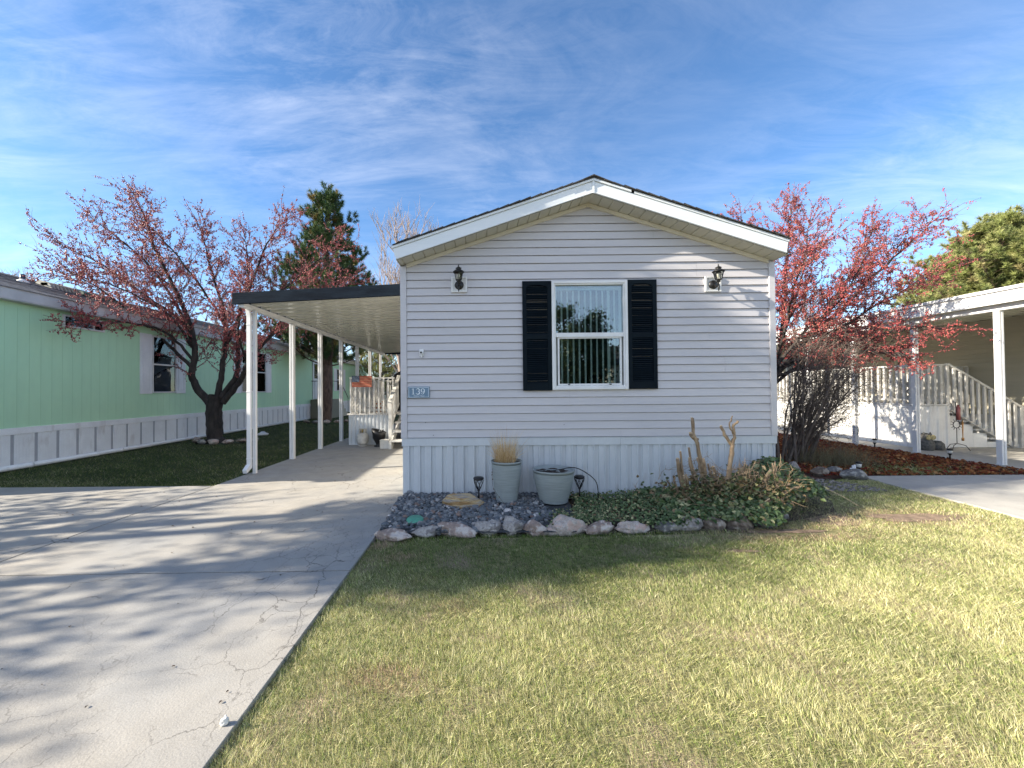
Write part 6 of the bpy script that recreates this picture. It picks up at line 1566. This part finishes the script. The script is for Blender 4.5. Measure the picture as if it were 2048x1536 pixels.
m = MB(); m.tube(catmull([(0.09, 4.64, 0.50), (0.085, 4.62, 0.40), (0.10, 4.61, 0.28), (0.17, 4.6, 0.17), (0.25, 4.6, 0.07)], 4), 0.0022, 5)
for q in ((0.085, 4.62, 0.46), (0.083, 4.62, 0.43), (0.09, 4.615, 0.38), (0.10, 4.61, 0.27), (0.165, 4.6, 0.18)): m.lathe([(0, -0.009), (0.009, 0), (0, 0.009)], q, 6)
o = m.build('dead_vine', GREYTWIG, loc=(0.12, 4.62, 0)); tag(o, 'thin dead vine with seed heads trailing down the tall pot', 'vine')

# pines
NEED = cmat('pine_needles', 0.55, 0.3, 0.1)
def needles(P, D, L, nn, nl, wd, pal, prob):
    """bottle-brush shoots: P base, D axis, L length; nn needles each"""
    n = len(P); t = rng.random((n, nn)) ** 0.8
    base = P[:, None] + D[:, None] * (L[:, None] * t)[..., None]
    rv = rng.normal(size=(n, nn, 3)); rv /= np.linalg.norm(rv, axis=2)[..., None]
    dr = rv * 0.85 + D[:, None] * 0.75; dr /= np.linalg.norm(dr, axis=2)[..., None]
    ln = nl * rng.uniform(0.7, 1.15, (n, nn))
    side = np.cross(dr, rng.normal(size=(n, nn, 3))); side /= np.linalg.norm(side, axis=2)[..., None] + 1e-9
    tip = base + dr * ln[..., None]
    V = np.stack([base - side * wd / 2, base + side * wd / 2, tip], 2).reshape(-1, 3)
    F = np.arange(len(V)).reshape(-1, 3)
    c = pal[rng.choice(len(pal), n, p=prob)][:, None] * rng.uniform(0.65, 1.3, (n, nn, 1))
    return V, F, np.repeat(c.reshape(-1, 3), 3, 0)
def pine(name, base, H, Rb, lab, seed, ntier=15, pal=None, nn=46, wd=0.013, nl=0.14, crown0=0.2, bend=0.0, shootn=10, grpn=None, keep=1.0, brn=(6, 8), rpow=0.75, spread=None):
    random.seed(seed)
    r = empty(name, base, lab, 'tree', grpn)
    bx, by, bz = base; T = Tubes()
    tp = [Vector((bx + bend * math.sin(t * 2.2) + 0.06 * math.sin(t * 9), by + 0.05 * math.sin(t * 7), bz + H * t)) for t in np.linspace(0, 1, 14)]
    T.add(tp, [0.026 * H * (1 - i / 13) ** 0.85 + 0.015 for i in range(14)], None, 10)
    P, D, L = [], [], []
    for k in range(ntier):
        t = crown0 + (1 - crown0) * (k + random.uniform(-.3, .3)) / ntier
        t = min(max(t, crown0), 0.985)
        i = min(int(t * 13), 12); c = tp[i].lerp(tp[i + 1], t * 13 - i)
        rr = Rb * (1 - t) ** rpow * (0.55 + 0.45 * min(1, (t - crown0) / 0.12 + 0.5)) + 0.15
        nb = random.randint(*brn)
        for b in range(nb):
            if random.random() > keep: continue
            a = 2 * math.pi * (b + random.random() * 0.8) / nb; ln = rr * random.uniform(0.65, 1.15)
            d = Vector((math.cos(a), math.sin(a), random.uniform(0.0, 0.28))); q = c.copy(); pts = [q.copy()]
            for s_ in range(6):
                d = (d + rvec(0.07) + Vector((0, 0, 0.10 + 0.06 * s_ / 6))).normalized(); q = q + d * ln / 6; pts.append(q.copy())
            T.add(pts, 0.012 * H * 0.35 * (1 - t * 0.6) * 0.8 + 0.008, 0.008, 5)
            ns = max(4, int(shootn * ln / 1.2))
            for s_ in range(ns):
                u = random.uniform(0.28, 1.0) * 6; ii = min(int(u), 5); pp = pts[ii].lerp(pts[ii + 1], u - ii)
                sd = Vector((random.gauss(0, 0.8), random.gauss(0, 0.8), random.uniform(0.1, 1.1)))
                off = sd.normalized() * random.uniform(0.05, 0.30) * (0.6 + 0.5 * ln)
                T.add([pp, pp + off * 0.5 + rvec(.02), pp + off], 0.010, 0.006, 3)
                P.append((pp + off)[:]); D.append(((sd + d * 0.6 + Vector((0, 0, 0.7))).normalized())[:]); L.append(random.uniform(0.16, 0.34))
    for q in range(5): P.append((tp[-1] + rvec(0.05))[:]); D.append((rvec(0.3) + Vector((0, 0, 1))).normalized()[:]); L.append(0.35)
    T.build('trunk', PBARK, r)
    pal = pal if pal is not None else np.array([(0.06, 0.11, 0.04), (0.08, 0.135, 0.045), (0.13, 0.165, 0.05), (0.045, 0.08, 0.04), (0.28, 0.21, 0.07)])
    V, F, c = needles(np.array(P), np.array(D), np.array(L), nn, nl, wd, pal, [.3, .27, .22, .15, .06])
    mesh_np('needles', V, F, NEED, r, col=c)
    return r
pine('pine_tree', (-7.3, 18.3, 0), 10.6, 3.9, 'tall open pine behind the carport with bluish green tufts', 4, ntier=15, crown0=0.24, nn=90, nl=0.18, wd=0.02, shootn=19, keep=0.78, bend=0.1, grpn='pine trees beyond the homes', rpow=0.8)
OL = np.array([(0.22, 0.25, 0.08), (0.27, 0.29, 0.10), (0.32, 0.33, 0.13), (0.14, 0.17, 0.06), (0.38, 0.33, 0.15)])
pine('pine_tree', (30.0, 22.5, 0), 10.6, 6.6, 'broad olive green pine behind the right hand neighbour home', 9, ntier=19, crown0=0.1, pal=OL, nn=80, nl=0.26, wd=0.028, shootn=20, brn=(10, 13), grpn='pine trees beyond the homes', rpow=0.55)
pine('pine_tree', (12.5, 20.5, 0), 6.6, 2.6, 'yellowish low pine seen through the right crabapple', 12, ntier=12, crown0=0.1, pal=OL, nn=40, nl=0.16, wd=0.018, shootn=11, grpn='pine trees beyond the homes')
pine('pine_tree', (-7.0, 27.0, 0), 7.2, 2.6, 'smaller pine just above the carport roof near the grey house', 14, ntier=12, crown0=0.15, nn=44, nl=0.16, wd=0.018, shootn=11, grpn='pine trees beyond the homes', pal=OL)

# bare trees far behind
random.seed(31)
def bare_tree_mesh(seed):
    random.seed(seed); T = Tubes(); tips = []
    H = 7.0; tr = [Vector((0.1 * math.sin(i), 0.08 * math.cos(i * 2), H * i / 9)) for i in range(10)]
    T.add(tr, 0.13, 0.02, 6)
    for i in range(2, 10):
        for b in range(4):
            a = random.uniform(0, 6.28); d = Vector((math.cos(a) * 0.6, math.sin(a) * 0.6, random.uniform(0.7, 1.3)))
            grow(T, tr[i], d, random.uniform(1.6, 2.8) * (1.2 - i / 14), 0.035, 1, 3, tips, 0.35, 5, 0.10, 0.55, (0.45, 0.7), (4, 6), 3)
    return T
bts = []
for s_ in (41, 42, 43):
    T = bare_tree_mesh(s_); root = empty('bare_tree', (0, 0, 0)); T.build('branches', FARTWIG, root); bts.append(root)
spots = [(-5.1, 24, 1.42, 0.3, 'pale bare tree just left of the grey house roof, above the carport'), (-3.3, 27, 1.45, 2.0, 'pale bare tree touching the left end of the grey house roof'),
         (-34, 29, 1.25, 1.0, 'faint bare tree at the far left edge behind the green roof'), (-30, 31, 1.12, 4.0, 'faint bare tree behind the roof vents of the green home'), (-28, 36, 1.15, 2.2, 'low bare tree over the middle of the green home roof'),
         (-22, 34, 1.1, 5.0, 'low bare tree behind the crabapple crown'), (27, 33, 1.1, 3.0, 'faint bare tree between the right crabapple and the olive pine'), (17, 27, 1.0, 0.7, 'bare tree behind the right crabapple crown'),
         (-9.5, 31, 0.9, 1.7, 'bare tree in the gap under the carport roof'), (-5.2, 33, 0.6, 3.3, 'low bare tree behind the porch deck grill')]
for i, (x, y, s_, a, lab) in enumerate(spots):
    o = bts[i] if i < 3 else copy_tree(bts[i % 3])
    o.location = (x, y, 0); o.scale = (s_, s_, s_); o.rotation_euler = (0, 0, a); tag(o, lab, 'tree', 'bare trees beyond the homes')
# pale building behind the carport gap and a golden tree beyond the green roof
hb = empty('far_home', (-2.5, 31, 0), 'white gabled home far behind the porch deck', 'house')
part('wall', GSKIRT, hb, lambda m: (m.prism([(-8, 0), (2, 0), (2, 2.9), (-3, 4.1), (-8, 2.9)], 'y', 31, 42)))
part('roof', SHING, hb, lambda m: (m.prism([(-8.3, 2.86), (-3, 4.16), (2.3, 2.86), (2.3, 3.0), (-3, 4.30), (-8.3, 3.0)], 'y', 30.8, 42.2)))

# ------------------------------------------------------------------ beyond the frame: what shades the yard and mirrors in the window
def leafy(name, base, H, Rc, zc0, n, sz, pal, lab, seed, grp_, oy=1.0, clumps=40):
    random.seed(seed); r = empty(name, base, lab, 'tree', grp_); T = Tubes(); tips = []
    bx, by, _ = base; tr = [Vector((bx + 0.08 * math.sin(i * 2), by, H * 0.75 * i / 6)) for i in range(7)]
    T.add(tr, 0.16, 0.05, 8)
    for i in range(2, 7):
        for b in range(4):
            a = random.uniform(0, 6.28); grow(T, tr[i], Vector((math.cos(a), math.sin(a) * oy, 0.8)), Rc * 0.8, 0.05, 1, 2, tips, 0.2, 5, 0.12, 0.7, (0.5, 0.7), (2, 4), 4)
    T.build('trunk', BARK, r)
    cl = []
    while len(cl) < clumps:
        v = Vector((random.uniform(-1, 1), random.uniform(-1, 1), random.uniform(-1, 1)))
        if v.length < 1: cl.append((bx + v.x * Rc, by + v.y * Rc * oy, zc0 + (H - zc0) * (0.5 + 0.5 * v.z)))
    cl = np.array(cl)[rng.integers(0, clumps, n)]
    P = cl + rng.normal(0, 0.26, (n, 3))
    V, F = leaf_cards(P, rng.uniform(.6, 1.2, n) * sz, rng.normal(size=(n, 3)), rng.uniform(0, 6.28, n))
    mesh_np('crown', V, F, LEAF, r, col=np.repeat(pal[rng.integers(0, len(pal), n)] * rng.uniform(.7, 1.2, (n, 1)), 6, 0))
    return r
GP = np.array([(0.04, 0.07, 0.03), (0.06, 0.09, 0.035), (0.09, 0.11, 0.04)]); RP_ = np.array([(0.16, 0.04, 0.03), (0.10, 0.06, 0.03), (0.22, 0.08, 0.04)])
leafy('shade_tree', (-11.5, 2.55, 0), 9.3, 0.85, 5.2, 12000, 0.11, GP, 'tall narrow evergreen outside the left edge that shades the house front', 61, 'trees outside the left edge', oy=1.1, clumps=110)
leafy('shade_tree', (-13.6, 1.75, 0), 10.9, 0.75, 6.0, 9000, 0.11, GP, 'very tall evergreen top behind the first one outside the left edge', 67, 'trees outside the left edge', oy=1.1, clumps=80)
leafy('shade_tree', (-11.5, 1.25, 0), 7.3, 0.5, 5.0, 11000, 0.10, GP, 'slim evergreen between the tall one and the autumn tree outside the left edge', 68, 'trees outside the left edge', oy=1.1, clumps=60)
leafy('shade_tree', (-12.4, 2.5, 0), 5.0, 1.5, 1.0, 4200, 0.10, RP_, 'thin autumn tree behind the tall evergreen outside the left edge', 69, 'trees outside the left edge', oy=1.2, clumps=50)
leafy('shade_tree', (-11.5, 0.0, 0), 4.9, 1.5, 1.0, 5600, 0.10, RP_, 'open autumn tree outside the left edge that dapples the driveway', 62, 'trees outside the left edge', oy=1.1, clumps=46)
leafy('shade_tree', (-12.0, -2.4, 0), 4.4, 1.6, 0.8, 5200, 0.10, RP_, 'lower autumn tree farther back outside the left edge', 63, 'trees outside the left edge', oy=1.1, clumps=40)
leafy('street_tree', (5.3, -15.5, 0), 6.6, 1.5, 0.6, 12000, 0.16, GP, 'dark evergreen across the street mirrored in the window', 64, 'trees across the street', clumps=60)
leafy('street_tree', (7.2, -15.8, 0), 6.3, 1.2, 0.6, 10000, 0.16, GP, 'second evergreen across the street mirrored in the window', 65, 'trees across the street', clumps=60)
sh_ = empty('street_home', (12, -16, 0), 'low home across the street behind the viewer', 'house')
part('wall', TAN, sh_, lambda m: m.box(8.6, 22, -24, -16, 0, 3.0)); part('roof', DSHING, sh_, lambda m: m.prism([(-24.4, 2.95), (-15.6, 2.95), (-15.6, 3.05), (-20, 4.6), (-24.4, 3.05)], 'x', 8.4, 22.3))
